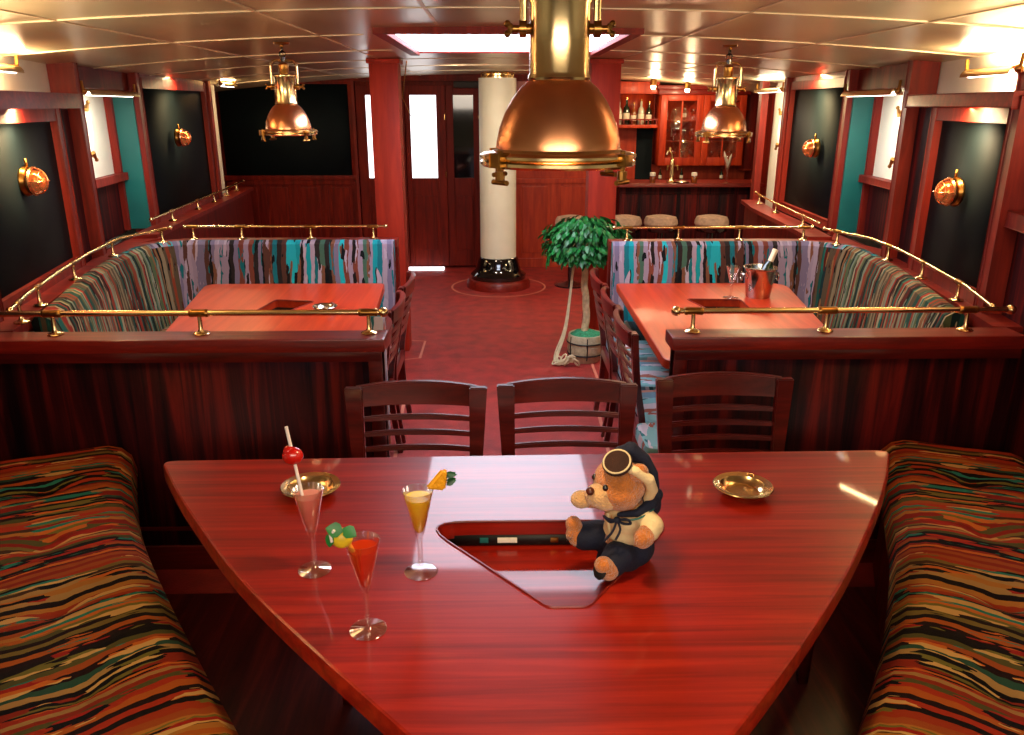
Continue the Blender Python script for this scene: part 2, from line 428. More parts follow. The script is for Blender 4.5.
def box_uv(bm):
    uvl = bm.loops.layers.uv.get('UVMap') or bm.loops.layers.uv.new('UVMap')
    for f in bm.faces:
        n = f.normal
        for lp in f.loops:
            c = lp.vert.co
            if abs(n.z) > .6: lp[uvl].uv = (c.x, c.y)
            elif abs(n.x) > abs(n.y): lp[uvl].uv = (c.y, c.z)
            else: lp[uvl].uv = (c.x, c.z)
    return bm
def MT(loc, rot=(0, 0, 0), s=(1, 1, 1)):
    from mathutils import Euler
    return Matrix.Translation(loc) @ Euler(rot).to_matrix().to_4x4() @ Matrix.Diagonal((*s, 1))

# ------------------------------------------------------------------ the setting
CZ = lambda x: 2.06 - .02 * x * x
bm = B(); box(bm, -3.1, 3.1, 2.62, 10.0, -.1, 0); struct('floor', bm, CARPET)
bm = B(); box(bm, -3.1, 3.1, -2.6, 2.62, -.1, 0); struct('floor_planks', bm, FLOORW)
# ceiling with the skylight opening
SKX0, SKX1, SKY0, SKY1 = -.46, .56, 3.62, 5.14
bm = B(); xs = [-3.1 + i * .2 for i in range(13)] + [SKX0, 0, SKX1] + [.7 + i * .2 for i in range(13)]
ys = [-2.6, 1, SKY0, SKY1, 7, 10.0]
g = {}
for i, x in enumerate(xs):
    for j, y in enumerate(ys): g[i, j] = bm.verts.new((x, y, CZ(x)))
for i in range(len(xs) - 1):
    for j in range(len(ys) - 1):
        if j == 2 and xs[i] >= SKX0 - .01 and xs[i + 1] <= SKX1 + .01: continue
        bm.faces.new((g[i, j], g[i, j + 1], g[i + 1, j + 1], g[i + 1, j]))
ret = bmesh.ops.extrude_face_region(bm, geom=bm.faces[:])
for v in [q for q in ret['geom'] if isinstance(q, bmesh.types.BMVert)]: v.co.z += .25
bmesh.ops.recalc_face_normals(bm, faces=bm.faces)
struct('ceiling', bm, CEIL, smooth=True, auto=30)
k = 0
def seam(pts, wd=.007):
    global k
    k += 1
    bm = B(); a = Vector(pts[0]); b = Vector(pts[-1]); d = (b - a).normalized(); n = Vector((-d.y, d.x, 0)) * wd
    P = [Vector(p) for p in pts]; r = []
    for p in P:
        r.append([bm.verts.new(p + n + Vector((0, 0, .004))), bm.verts.new(p + n - Vector((0, 0, .004))), bm.verts.new(p - n - Vector((0, 0, .004))), bm.verts.new(p - n + Vector((0, 0, .004)))])
    for q, s in zip(r, r[1:]):
        for i in range(4): bm.faces.new((q[i], q[(i + 1) % 4], s[(i + 1) % 4], s[i]))
    bm.faces.new(r[0]); bm.faces.new(r[-1][::-1]); bmesh.ops.recalc_face_normals(bm, faces=bm.faces)
    struct('trim_%d' % k, bm, SEAM)
for x in (-1.46, -.8, .85, 1.46): seam([(x, -2.5, CZ(x)), (x, 9, CZ(x))])
seam([(-.24, -2.5, CZ(0)), (-.24, 3.5, CZ(0))]); 
for y in (.9, 1.9, 2.9, 3.9, 4.95, 5.9, 6.9, 7.9):
    if SKY0 - .1 < y < SKY1 + .1:
        seam([(-2.6 + i * .25, y, CZ(-2.6 + i * .25)) for i in range(9)]); seam([(.64 + i * .25, y, CZ(.64 + i * .25)) for i in range(9)])
    else: seam([(-2.6 + i * .26, y, CZ(-2.6 + i * .26)) for i in range(21)])

# outer hull walls (white painted plating) and ends
for nm, s in (('wall_left', -1), ('wall_right', 1)):
    bm = B()
    box(bm, *sorted((s * 2.62, s * 2.7)), 1.9, 7.9, 0, 2.1)
    struct(nm, bm, WHITEP)
bm = B(); box(bm, -3.1, -2.98, 7.3, 9.1, 0, 2.1); struct('wall_left.001', bm, DOORW)
bm = B(); box(bm, 2.98, 3.1, 7.3, 9.9, 0, 2.1); struct('wall_right.001', bm, DOORW)
bm = B(); box(bm, -3.1, 1.05, 9.06, 9.2, 0, 2.1); struct('wall_back', bm, DOORW)
bm = B(); box(bm, 1.05, 3.1, 9.85, 9.95, 0, 2.1); box(bm, 1.05, 1.15, 9.06, 9.85, 0, 2.1); struct('wall_back.001', bm, BARW)
bm = B(); box(bm, -3.1, 3.1, -2.7, -2.6, -.1, 2.2); struct('wall_front', bm, CREAM)
for s, nm in ((-1, 'wall_left.002'), (1, 'wall_right.002')):
    bm = B(); box(bm, *sorted((s * 2.5, s * 3.1)), -2.6, 1.9, 0, 2.1); struct(nm, bm, CREAM)

# side panelling in segment frames
def seg_box(bm, A, Bp, s0, s1, z0, z1, n0, n1, out, bev=0):
    A = Vector((A[0], A[1])); Bq = Vector((Bp[0], Bp[1])); d = (Bq - A); Ln = d.length; d.normalize(); n = Vector((-d.y, d.x))
    if n.x * out < 0: n = -n
    M = Matrix(((d.x, n.x, 0, A.x), (d.y, n.y, 0, A.y), (0, 0, 1, 0), (0, 0, 0, 1)))
    box(bm, s0, s1, n0, n1, z0, z1, bev, M); return Ln
def seg_len(A, Bp): return math.dist(A, Bp)
def dark_panel(out, A, Bp, z0, z1, label, leftname):
    """framed dark blind panel on the side wall"""
    L_ = seg_len(A, Bp)
    t = thing('wall_panel', label, 'wall panel', (A[0], A[1], 0))
    off = (-A[0], -A[1])
    A2, B2 = (0, 0), (Bp[0] - A[0], Bp[1] - A[1])
    bm = B(); seg_box(bm, A2, B2, .06, L_ - .06, z0 + .06, z1 - .06, .02, .04, out); obj('blind', bm, BLACKP, t)
    bm = B()
    seg_box(bm, A2, B2, 0, .065, z0, z1, -.012, .045, out, .004); seg_box(bm, A2, B2, L_ - .065, L_, z0, z1, -.012, .045, out, .004)
    seg_box(bm, A2, B2, .066, L_ - .066, z0, z0 + .065, -.012, .045, out, .004); seg_box(bm, A2, B2, .066, L_ - .066, z1 - .06, z1, -.012, .045, out, .004)
    obj('frame', bm, RED, t)
    return t
def porthole(name, loc, out, label):
    t = thing(name, label, 'porthole', loc)
    M = Matrix.Rotation(-out * PI / 2, 4, 'Y')
    bm = B(); lathe(bm, [(.135, 0), (.175, 0), (.18, .02), (.165, .04), (.14, .035), (.135, 0)], 32, M=M); obj('ring', bm, WHITEP, t)
    bm = B(); lathe(bm, [(0, .018), (.139, .018), (.139, .008), (0, .008)], 32, M=M); obj('glass', bm, DAYP, t)
    for a in (50, 130, 230, 310):
        bm = B(); c = Vector((0, math.cos(math.radians(a)) * .18, math.sin(math.radians(a)) * .18))
        d = Vector((-out * .05, 0, 0)); e = c.normalized()
        tube(bm, [c, c + d], .012, 8); tube(bm, [c + d - e * .02, c + d + e * .03], [.016, .008], 8); ball(bm, c + d + e * .035, .012, 8, 6)
        obj('dog_clamp', bm, BRASSD, t)
    return t
DAYP = emis('porthole_daylight', '#fffef4', 1.3)
def picture_light(loc, rz, length, label, power, aimlight, col=(1, .8, .52), up=0):
    """brass bracket lamp with a long hood"""
    t = thing('hood_lamp', label, 'lamp', loc, rz)
    bm = B(); n = 12
    for i in range(2):
        pass
    prof = [(.034 * math.cos(a), .034 * math.sin(a)) for a in [PI * j / 8 for j in range(9)]]
    prof2 = [(p[0] * .88, p[1] * .88) for p in prof[::-1]]
    pr = prof + prof2; rows = []
    for y in (-length / 2, length / 2): rows.append([bm.verts.new((px, y, pz)) for px, pz in pr])
    for i in range(len(pr)): bm.faces.new((rows[0][i], rows[0][(i + 1) % len(pr)], rows[1][(i + 1) % len(pr)], rows[1][i]))
    bm.faces.new(rows[0]); bm.faces.new(rows[1][::-1]); bmesh.ops.recalc_face_normals(bm, faces=bm.faces)
    obj('hood', bm, BRASS, t)
    bm = B(); tube(bm, [(0, -length * .46, .008), (0, length * .46, .008)], .011, 8); obj('tube', bm, TUBE, t)
    bm = B(); tube(bm, [(0, -length / 2, .02), (0, -length / 2 - .02, .03), (0, -length / 2 - .03, .075)], .008, 8); ball(bm, (0, -length / 2 - .01, .02), .018, 8, 6); obj('bracket', bm, BRASSD, t)
    bm = B(); ball(bm, (0, length / 2 + .01, .02), .018, 8, 6); tube(bm, [(0, length / 2, .02), (0, length / 2 + .02, .03), (0, length / 2 + .03, .075)], .008, 8); obj('bracket', bm, BRASSD, t)
    area('hood_lamp_light', (loc[0], loc[1], loc[2] - .012), .05, power, col, aim=aimlight, sy=length)
    if up: area('hood_lamp_uplight', (loc[0], loc[1], loc[2] + .045), .05, up, col, aim=(0, 0, 1), sy=length)
    return t

def side(out, st, nm, nears):
    """st: stations y0..y5 with x"""
    P = [(x, y) for y, x in st]
    o = out
    sidew = 'left' if o < 0 else 'right'
    # lower dado all along, topped by a sill
    bm = B()
    for a, b in zip(P, P[1:]): seg_box(bm, a, b, -.005, seg_len(a, b) + .005, 0, .93, .0, .06, o)
    struct('wall_%s_dado' % sidew, bm, PANEL)
    for a, b in zip(P, P[1:]):
        pass
    # posts
    def post(a, b, s0, s1, z1, n0=-.03, n1=.10, z0=.93):
        nonlocal_k = 0
        bm = B(); seg_box(bm, a, b, s0, s1, z0, z1, n0, n1, o, .004); struct('trim_post_%s' % sidew, bm, RED)
    A0, A1, A2, A3, A4, A5 = P
    top = lambda p: CZ(p[0]) + .01
    # near segment A1-A2: low box with panel, ledge on top and lit cove above
    dark_panel(o, A1, A2, .94, 1.74, nears[0], nm)
    L1 = seg_len(A1, A2)
    bm = B(); seg_box(bm, A1, A2, -.04, L1 + .28, 1.74, 1.80, -.05, .14, o, .006); struct('trim_ledge_%s' % sidew, bm, CAP)
    bm = B(); seg_box(bm, A1, A2, 0, L1, 1.0, 1.74, .05, .07, o); struct('wall_%s_lining' % sidew, bm, PANEL)
    # pier A2-A3
    L2 = seg_len(A2, A3)
    bm = B(); seg_box(bm, A2, A3, .0, L2 - .05, .93, 1.74, .03, .45, o); struct('wall_%s_pier' % sidew, bm, PANEL)
    post(A2, A3, L2 - .07, L2, top(A3))
    # niche A3-A4
    L3 = seg_len(A3, A4)
    post(A3, A4, L3 - .005, L3 + .07, top(A4))
    bm = B(); seg_box(bm, A3, A4, L3 - .02, L3 - .005, .95, 1.80, .0, .18, o); struct('wall_%s_reveal' % sidew, bm, TEAL)
    bm = B(); seg_box(bm, A3, A4, -.02, 0, .95, 1.95, .11, .34, o); struct('wall_%s_reveal' % sidew, bm, DOORW)
    bm = B(); seg_box(bm, A3, A4, 0, L3, .93, 1.30, .16, .20, o); struct('wall_%s_lining' % sidew, bm, PANEL)
    bm = B(); seg_box(bm, A3, A4, 0, L3 - .02, 1.28, 1.32, .10, .18, o, .004); struct('trim_sill_%s' % sidew, bm, RED)
    bm = B(); seg_box(bm, A3, A4, 0, L3 - .02, 1.32, 1.86, .17, .19, o); struct('wall_%s_lining' % sidew, bm, WHITEP)
    bm = B(); seg_box(bm, A3, A4, L3 - .055, L3 - .021, .95, 1.80, .13, .17, o, .004); struct('trim_post_%s' % sidew, bm, RED)
    bm = B(); seg_box(bm, A3, A4, 0, L3, 1.84, 1.97, .02, .3, o); struct('trim_header_%s' % sidew, bm, DOORW)
    # panel A4-A5
    L4 = seg_len(A4, A5)
    d = ((A5[0] - A4[0]) / L4, (A5[1] - A4[1]) / L4)
    dark_panel(o, (A4[0] + d[0] * .07, A4[1] + d[1] * .07), A5, .94, 1.92, nears[1], nm)
    bm = B(); seg_box(bm, A4, A5, 0, L4, 1.92, 1.99, .0, .1, o); struct('trim_header_%s' % sidew, bm, CAP)
    bm = B(); seg_box(bm, A4, A5, 0, L4, .93, 1.95, .06, .08, o); struct('wall_%s_lining' % sidew, bm, PANEL)
    post(A4, A5, L4, L4 + .06, top(A5))
    # near niche A0-A1
    L0 = seg_len(A0, A1)
    post(A0, A1, L0 - .07, L0, 1.78)
    bm = B(); seg_box(bm, A0, A1, 0, L0 - .07, 1.36, 1.80, .06, .08, o); struct('wall_%s_lining' % sidew, bm, WHITEP)
    bm = B(); seg_box(bm, A0, A1, 0, L0 - .07, 1.30, 1.36, -.01, .08, o, .004); struct('trim_sill_%s' % sidew, bm, RED)
    bm = B(); seg_box(bm, A0, A1, 0, L0 - .07, .93, 1.30, .04, .08, o); struct('wall_%s_lining' % sidew, bm, PANEL)
    bm = B(); seg_box(bm, A0, A1, 0, L0 - .05, 1.80, 1.86, -.05, .10, o, .006); struct('trim_ledge_%s' % sidew, bm, CAP)
    # white cove wall behind near ledge
    bm = B(); seg_box(bm, A1, A2, -1.0, L1 + L2 - .04, 1.80, 2.05, .10, .13, o); struct('wall_%s_cove' % sidew, bm, WHITEP)

STL = [(2.1, -1.76), (3.05, -1.96), (4.2, -2.18), (4.55, -2.25), (5.55, -2.37), (7.15, -2.45)]
STR = [(2.1, 1.80), (3.17, 2.0), (4.05, 2.13), (4.4, 2.17), (5.28, 2.24), (6.62, 2.31)]
side(-1, STL, 'L', ('dark blind panel with low top ledge, nearest on the left wall', 'tall dark blind panel with round lamp, far end of left wall'))
side(1, STR, 'R', ('dark blind panel with low top ledge, nearest on the right wall', 'tall dark blind panel with lamp-lit top, right wall near bar'))
porthole('porthole', (-2.475, 4.90, 1.60), -1, 'white porthole with brass clamps in the left wall niche')
porthole('porthole', (2.375, 4.70, 1.57), 1, 'white porthole with brass clamps in the right wall niche')
# far right niche with porthole beyond the right panel
bm = B(); box(bm, 2.5, 2.56, 6.7, 7.5, .9, 2.0); struct('wall_right_lining', bm, WHITEP)
bm = B(); box(bm, 2.34, 2.40, 7.42, 7.5, 0, 2.0); struct('trim_post_right', bm, RED)
porthole('porthole', (2.49, 7.08, 1.55), 1, 'small porthole with brass clamps beside the bar, right wall')

# low side ledges beyond the booths
def side_ledge(o, pts, name):
    bm = B(); sweep(bm, pts, [(-.03, 0), (-.03, .94), (.05, .94), (.05, 0)], 1); struct('wall_%s_ledge' % name, bm, DOORW)
    bm = B(); sweep(bm, pts, [(-.06, .94), (-.06, .97), (.09, .97), (.09, .94), (-.06, .94)], 1); struct('trim_cap_%s' % name, bm, CAP)
side_ledge(-1, [(-2.22, 5.12), (-2.30, 5.9), (-2.40, 7.2), (-2.5, 8.2)], 'left')
side_ledge(1, [(2.02, 4.95), (2.08, 5.6), (2.12, 6.4), (2.2, 7.0)], 'right')

# far wall dressing
bm = B(); box(bm, -2.95, -1.58, 9.0, 9.05, 1.02, 1.96); t = thing('wall_panel', 'wide dark blind panel on far wall behind left pendant lamp', 'wall panel', (0, 0, 0)); obj('blind', bm, BLACKP, t)
bm = B()
for a in ((-2.98, -1.52, 8.97, 9.05, 1.96, 2.02), (-2.98, -1.52, 8.97, 9.05, .97, 1.02), (-1.58, -1.52, 8.97, 9.05, 1.021, 1.959)): box(bm, *a, .004)
obj('frame', bm, DOORW, t)
def panelled(x0, x1, n, y, z1, name, mat, mat2=None):
    w_ = (x1 - x0) / n
    bm = B(); box(bm, x0, x1, y, y + .04, 0, z1); 
    for i in range(n):
        a, b = x0 + i * w_, x0 + (i + 1) * w_
        box(bm, a + .07, b - .07, y - .012, y + .01, .16, z1 - .08, .008)
    for i in range(n + 1):
        a = x0 + i * w_; box(bm, a - .035, a + .035, y - .014, y + .01, .1, z1 - .02, .004)
    box(bm, x0, x1, y - .02, y + .01, z1 - .05, z1, .004); box(bm, x0, x1, y - .02, y + .01, 0, .1, .004)
    struct(name, bm, mat)
panelled(-2.9, -1.56, 4, 9.0, .97, 'wall_back_wainscot', DOORW)
panelled(.2, 1.05, 2, 9.0, .98, 'wall_back_wainscot.001', BARW)
bm = B(); box(bm, .2, 1.05, 9.02, 9.055, .98, 2.05); struct('wall_back_upper', bm, BARW)
bm = B(); box(bm, -3, 1.05, 8.93, 9.05, 1.99, 2.06); struct('trim_header', bm, DOORW)
# door screen: sidelight, two leaves
def leaf(nm, x0, x1, wx0, wx1, pane, lab):
    r = sempty(nm, (x0, 9.0, 0))
    W = x1 - x0; a, b = wx0 - x0, wx1 - x0
    bm = B(); z0, z1 = .99, 1.85
    box(bm, 0, a, -.02, .03, .02, 1.95, .004); box(bm, b, W, -.02, .03, .02, 1.95, .004)
    box(bm, a + .0005, b - .0005, -.02, .03, .02, z0, .004); box(bm, a + .0005, b - .0005, -.02, .03, z1, 1.95, .004)
    struct('door_leaf', bm, DOORW, r)
    bm = B(); box(bm, a - .02, b + .02, .0, .01, z0 - .02, z1 + .02); struct('door_pane', bm, pane, r)
    bm = B(); box(bm, a + .02, b - .02, -.03, -.02, .2, .8, .006); struct('door_panel', bm, DOORW, r)
    for z in (1.0, 1.6): 
        bm = B(); tube(bm, [(W - .01, -.03, z), (W - .01, -.03, z + .06)], .008, 8); struct('door_hinge', bm, BRASS, r)
    return r
DARKP = plain('dark_pane', '#0a0d10', .06, .5, 14, coat=.5)
leaf('door_1', -.985, -.55, -.93, -.65, DAY, 'x')
leaf('door_2', -.545, -.19, -.47, -.255, DARKP, 'x')
leaf('window_1', -1.50, -1.02, -1.40, -1.16, DAY, 'x')
bm = B(); box(bm, -1.54, -1.51, 8.96, 9.05, 0, 2.0); struct('trim_door_post', bm, RED)
bm = B(); box(bm, -1.015, -.99, 8.96, 9.05, 0, 2.0); struct('trim_door_post.001', bm, DOORW)
bm = B(); box(bm, -.185, -.12, 8.93, 9.05, 0, 2.0); struct('trim_door_post.002', bm, DOORW)
bm = B(); box(bm, -1.0, -.6, 8.80, 8.93, .0, .02, .004); struct('trim_daylight_strip', bm, DAY)  # glowing floor strip stands in for daylight coming under the door
bm = B(); box(bm, -.45, -.1, 8.80, 8.92, 1.92, 1.985, .01); tag(obj('door_closer', bm, BLACK), 'black closer box above the far doors beside the white column', 'door closer')

# pillars
def pillar(x0, x1, y0, lab, zt):
    t = thing('pillar', lab, 'pillar', ((x0 + x1) / 2, y0 + .09, 0)); w_ = (x1 - x0) / 2
    bm = B(); box(bm, -w_, w_, -.09, .09, 0, zt, .006); obj('shaft', bm, REDP, t)
    bm = B(); box(bm, -w_ - .015, w_ + .015, -.105, .105, zt - .03, zt, .005); obj('top_moulding', bm, REDP, t)
REDP = wood('pillar_mahogany', '#8c1c0d', '#a22610', '#b03016', 'Z', 2, .55, .0, 12, .2)
pillar(-.86, -.665, 5.74, 'square red mahogany pillar behind the left booth', 2.045)
pillar(.64, .84, 5.74, 'square red mahogany pillar behind the potted plant', 2.045)
# mast column
t = thing('mast_column', 'round cream mast column with glossy black base in aisle', 'column', (.005, 8.0, 0))
bm = B(); lathe(bm, [(.178, .28), (.178, 1.99), (0, 1.99)], 40); obj('shaft', bm, CREAM, t)
bm = B(); lathe(bm, [(0, .09), (.275, .09), (.28, .13), (.255, .155), (.235, .17), (.215, .22), (.2, .29), (.185, .305), (.178, .305)], 40); obj('base', bm, BLACKG, t)
bm = B(); lathe(bm, [(0, 0), (.32, 0), (.32, .05), (.30, .085), (.27, .092), (0, .092)], 40); obj('plinth', bm, CAP, t)
bm = B(); lathe(bm, [(.12, 1.98), (.16, 1.985), (.16, 2.0), (.13, 2.01), (.13, 2.03), (.15, 2.04), (0, 2.05)], 30)
for a in range(10):
    x, y = .15 * math.cos(a * PI / 5), .15 * math.sin(a * PI / 5); tube(bm, [(x, y, 1.985), (x, y, 2.04)], .008, 6)
obj('collar', bm, BRASS, t)
bm = B(); tube(bm, [(.005 + .47 * math.cos(a * PI / 24), 7.97 + .47 * math.sin(a * PI / 24), .0015) for a in range(48)], .010, 6, closed=True, flat=1)
for v in bm.verts: v.co.z = .0015 + (v.co.z - .0015) * .1
struct('trim_floor_ring', bm, LINE)
for s, pts in ((1, [(-.69, 4.9), (-.69, 5.52), (-.57, 5.56), (-.57, 6.0), (-.9, 6.05)]), (2, [(.665, 4.9), (.665, 5.5), (.58, 5.52), (.58, 6.0), (.9, 6.0)]), (3, [(-.48, 2.65), (-.60, 4.9)]), (4, [(.55, 2.65), (.60, 4.6)])):
    bm = B(); tube(bm, [(x, y, .002) for x, y in pts], .010, 6)
    for v in bm.verts: v.co.z = .002 + (v.co.z - .002) * .1
    struct('trim_floor_inlay_%d' % s, bm, LINE)

# skylight
t = thing('skylight', 'bright rectangular skylight with red wooden frame in the ceiling', 'skylight', (0, 0, 0))
bm = B(); zz = 2.03
for a in ((SKX0 - .055, SKX1 + .055, SKY0 - .035, SKY0, zz, 2.3), (SKX0 - .055, SKX1 + .055, SKY1, SKY1 + .02, zz + .015, 2.3),
          (SKX0 - .055, SKX0, SKY0, SKY1, zz, 2.3), (SKX1, SKX1 + .055, SKY0, SKY1, zz, 2.3)): box(bm, *a, .004)
obj('frame', bm, RED, t)
bm = B(); box(bm, SKX0 + .001, SKX1 - .001, SKY0 + .001, SKY1 - .001, 2.055, 2.07); obj('glazing', bm, SKY, t)
bm = B(); tube(bm, [(-.62, 5.9, 2.04), (-.66, 5.9, 1.80)], .004, 6); tube(bm, [(-.66, 5.9, 1.80), (-.76, 5.9, 1.65)], .0025, 6); tube(bm, [(-.66, 5.9, 1.80), (-.58, 5.9, 1.62)], .0025, 6)
tag(obj('hanging_wire', bm, BRASSD), 'thin forked wire hanging from ceiling right of left pillar', 'wire')
# exit sign
t = thing('exit_sign', 'small green and white exit sign left of the left pillar', 'sign', (-.895, 6.3, 1.865))
bm = B(); box(bm, -.035, .035, -.012, .012, 0, .15, .003); obj('housing', bm, SIGNW, t)
bm = B(); box(bm, .0, .034, -.0145, -.0125, .005, .145); obj('green_panel', bm, SIGNG, t)
bm = B(); ball(bm, (.018, -.016, .118), .007, 8, 6)
tube(bm, [(.018, -.016, .11), (.015, -.016, .075)], .0055, 6); tube(bm, [(.015, -.016, .078), (.024, -.016, .055), (.02, -.016, .035)], .0035, 6); tube(bm, [(.015, -.016, .078), (.009, -.016, .055), (.005, -.016, .04)], .0035, 6); tube(bm, [(.006, -.016, .085), (.018, -.016, .1), (.028, -.016, .085)], .003, 6)
obj('running_figure', bm, SIGNW, t)
bm = B(); tube(bm, [(0, 0, .15), (0, 0, .17)], .006, 6); obj('stem', bm, BRASSD, t)

# ------------------------------------------------------------------ booths
def booth(o, wallpts, inner, cap_front, back, names, endwing=False):
    """o: side sign. partitions with caps, upholstered bench, brass rails"""
    nm, side_ = names
    # front partition
    x_end, x_wall = cap_front
    t = thing('booth_partition', 'dark mahogany partition with red cap and brass rail, front of the %s booth' % nm, 'partition', (x_end, 2.8, 0))
    f = -x_end
    xa, xb = sorted((0, x_wall - x_end))
    bm = B(); box(bm, xa, xb, 0, .05, .1, .90); obj('panel', bm, PANEL, t)
    bm = B()
    x1, x2 = sorted((0, o * .05)); box(bm, x1, x2, -.012, .062, .0, .90, .003)
    box(bm, xa, xb, -.014, .0, .86, .90, .003); box(bm, xa, xb, -.014, 0, 0, .10, .003); box(bm, xa, xb, -.008, 0, .17, .185, .002)
    obj('rim', bm, CHAIRW, t)
    x1, x2 = (xa - .015, xb) if o > 0 else (xa, xb + .015)
    bm = B(); box(bm, x1, x2, -.03, .10, .90, .95, .008); obj('cap', bm, CAP, t)
    # side and back partition
    path = wallpts
    bm = B(); sweep(bm, path, [(-.03, 0), (-.03, .90), (.03, .90), (.03, 0)], 1)
    bk = obj('booth_partition', bm, DOORW, smooth=False, auto=None); tag(bk, 'low curved partition behind the striped back of the %s booth' % nm, 'partition')
    bm = B(); sweep(bm, path, [(-.05, .905), (-.05, .95), (.06, .95), (.06, .905), (-.05, .905)], 1); obj('cap', bm, CAP, bk)
    # ledge between partition cap and wall panels
    # upholstered bench : inner path is front face at top of backrest
    b = thing('booth_bench', 'U-shaped bench with striped upholstery in the %s booth' % nm, 'bench', (0, 0, 0))
    s = side_
    back_prof = [(.045, .935), (.03, .955), (.0, .955), (-.03, .935), (-.055, .86), (-.085, .60), (-.105, .47), (-.02, .44)]
    bm = B(); sweep(bm, inner, back_prof, s); bmid = obj('backrest', bm, [BACKF, SIDEF], b)
    for p in bmid.data.polygons:
        if abs(p.normal.x) > .5 and abs(p.center.x) > 1.2: p.material_index = 1
        if p.center.y < 4.3 and abs(p.center.x) > 1.2: p.material_index = 1
    seat_prof = [(-.09, .47), (-.12, .485), (-.30, .49), (-.50, .48), (-.54, .45), (-.545, .37), (-.5, .35)]
    inner2 = inner
    bm = B(); sweep(bm, inner2, seat_prof, s); obj('seat', bm, SIDEF, b)
    bm = B(); sweep(bm, inner2, [(-.10, .36), (-.49, .36), (-.49, .0), (-.10, .0)], s); obj('base', bm, PANEL, b)
    return t

def arc(cx, cy, r, a0, a1, n=8): return [(cx + r * math.cos(math.radians(a0 + (a1 - a0) * i / n)), cy + r * math.sin(math.radians(a0 + (a1 - a0) * i / n))) for i in range(n + 1)]
# left booth
innerL = [(-.645, 4.97), (-1.2, 4.97)] + arc(-1.84, 4.70, .27, 90, 180) + [(-2.09, 4.4), (-2.02, 3.95), (-1.90, 3.5), (-1.80, 3.1)]
wallL = [(-.63, 5.06), (-1.2, 5.06)] + arc(-1.83, 4.70, .36, 90, 175) + [(-2.12, 4.0), (-1.87, 2.9)]
booth(-1, wallL, innerL, (-.425, -1.9), 5.0, ('left', -1))
innerR = [(.70, 4.87), (1.2, 4.87)] + arc(1.82, 4.59, .28, 90, 0) + [(2.08, 4.35), (2.02, 3.95), (1.93, 3.5), (1.84, 3.1)]
wallR = [(.69, 4.96), (1.2, 4.96)] + arc(1.81, 4.58, .37, 90, 5) + [(2.12, 4.0), (1.93, 2.9)]
booth(1, wallR, innerR, (.645, 1.93), 4.9, ('right', 1))
# ledge boards filling between booth partitions and wall panels
def ledge(name, pts):
    bm = B(); slab(bm, pts, .89, .945); struct(name, bm, CAP)
ledge('trim_window_ledge_left', [(-1.90, 2.9), (-2.14, 4.0), (-2.24, 4.75), (-2.15, 5.15), (-2.37, 5.6), (-2.28, 4.6), (-2.18, 4.2), (-1.93, 2.9)])
ledge('trim_window_ledge_right', [(1.96, 2.9), (2.14, 4.0), (2.2, 4.6), (2.1, 5.0), (2.24, 5.3), (2.18, 4.4), (2.135, 4.05), (1.98, 2.9)])
bm = B(); box(bm, -.49, -.43, 2.91, 2.965, .45, 1.0, .012); box_uv(bm); t_ = obj('bench_arm_pad', bm, SEATF); tag(t_, 'striped upholstered arm pad at aisle end of left booth partition', 'arm pad')

def rail(label, pts, posts, z=1.03, r=.011, zb=.95, ends=(True, True)):
    t = thing('brass_rail', label, 'rail', (pts[0][0], pts[0][1], zb))
    ox, oy = pts[0][0], pts[0][1]; dz = z - zb
    P = [(x - ox, y - oy, dz) for x, y in pts]
    bm = B(); tube(bm, P, r, 12); obj('bar', bm, BRASS, t)
    for (x, y) in posts:
        bm = B(); lathe(bm, [(0, .0005), (.028, .0005), (.03, .004), (.026, .008), (.012, .012), (.0075, .022), (.007, dz - .014), (.012, dz - .008)], 14, (x - ox, y - oy, 0)); obj('post', bm, BRASS, t)
        # collar along the nearest direction
        best = min(range(len(pts) - 1), key=lambda i: abs(math.dist(pts[i], (x, y)) + math.dist(pts[i + 1], (x, y)) - math.dist(pts[i], pts[i + 1])))
        d = (Vector(pts[best + 1]) - Vector(pts[best])).normalized(); c = Vector((x - ox, y - oy, dz)); d3 = Vector((d.x, d.y, 0))
        bm = B(); tube(bm, [c - d3 * .034, c - d3 * .026, c - d3 * .0255, c + d3 * .0255, c + d3 * .026, c + d3 * .034], [r * 1.25, r * 1.45, r * 1.3, r * 1.3, r * 1.45, r * 1.25], 12); obj('collar', bm, BRASSD, t)
    for e, i in zip(ends, (0, -1)):
        if e:
            bm = B(); ball(bm, P[i], r * 1.7, 12, 8); obj('end_knob', bm, BRASS, t)
    return t
rail('thick brass rail on front partition cap of the left booth', [(-.42, 2.85), (-1.86, 2.85)], [(-.475, 2.85), (-1.09, 2.85), (-1.62, 2.85)])
rail('thick brass rail on front partition cap of the right booth', [(.655, 2.85), (1.90, 2.85)], [(.72, 2.85), (1.215, 2.85), (1.74, 2.85)])
rail('thin brass rail along the back partition of the left booth', [(-.70, 5.04), (-1.95, 5.04)], [(-.78, 5.04), (-1.17, 5.04), (-1.60, 5.04), (-1.90, 5.04)], r=.008)
rail('thin brass rail along the back partition of the right booth', [(.72, 4.95), (1.95, 4.95)], [(.80, 4.95), (1.12, 4.95), (1.50, 4.95), (1.90, 4.95)], r=.008)
def onp(p, q, f): return (p[0] + (q[0] - p[0]) * f, p[1] + (q[1] - p[1]) * f)
lp = [(-2.02, 5.0), (-2.15, 4.60), (-2.09, 4.1), (-2.0, 3.65), (-1.88, 3.15), (-1.80, 2.9)]
rail('bent brass rail beside the dark blinds along left wall of left booth', lp, [onp(lp[0], lp[1], .2), onp(lp[1], lp[2], .3), onp(lp[2], lp[3], .6), onp(lp[3], lp[4], .7), onp(lp[4], lp[5], .5)], r=.008)
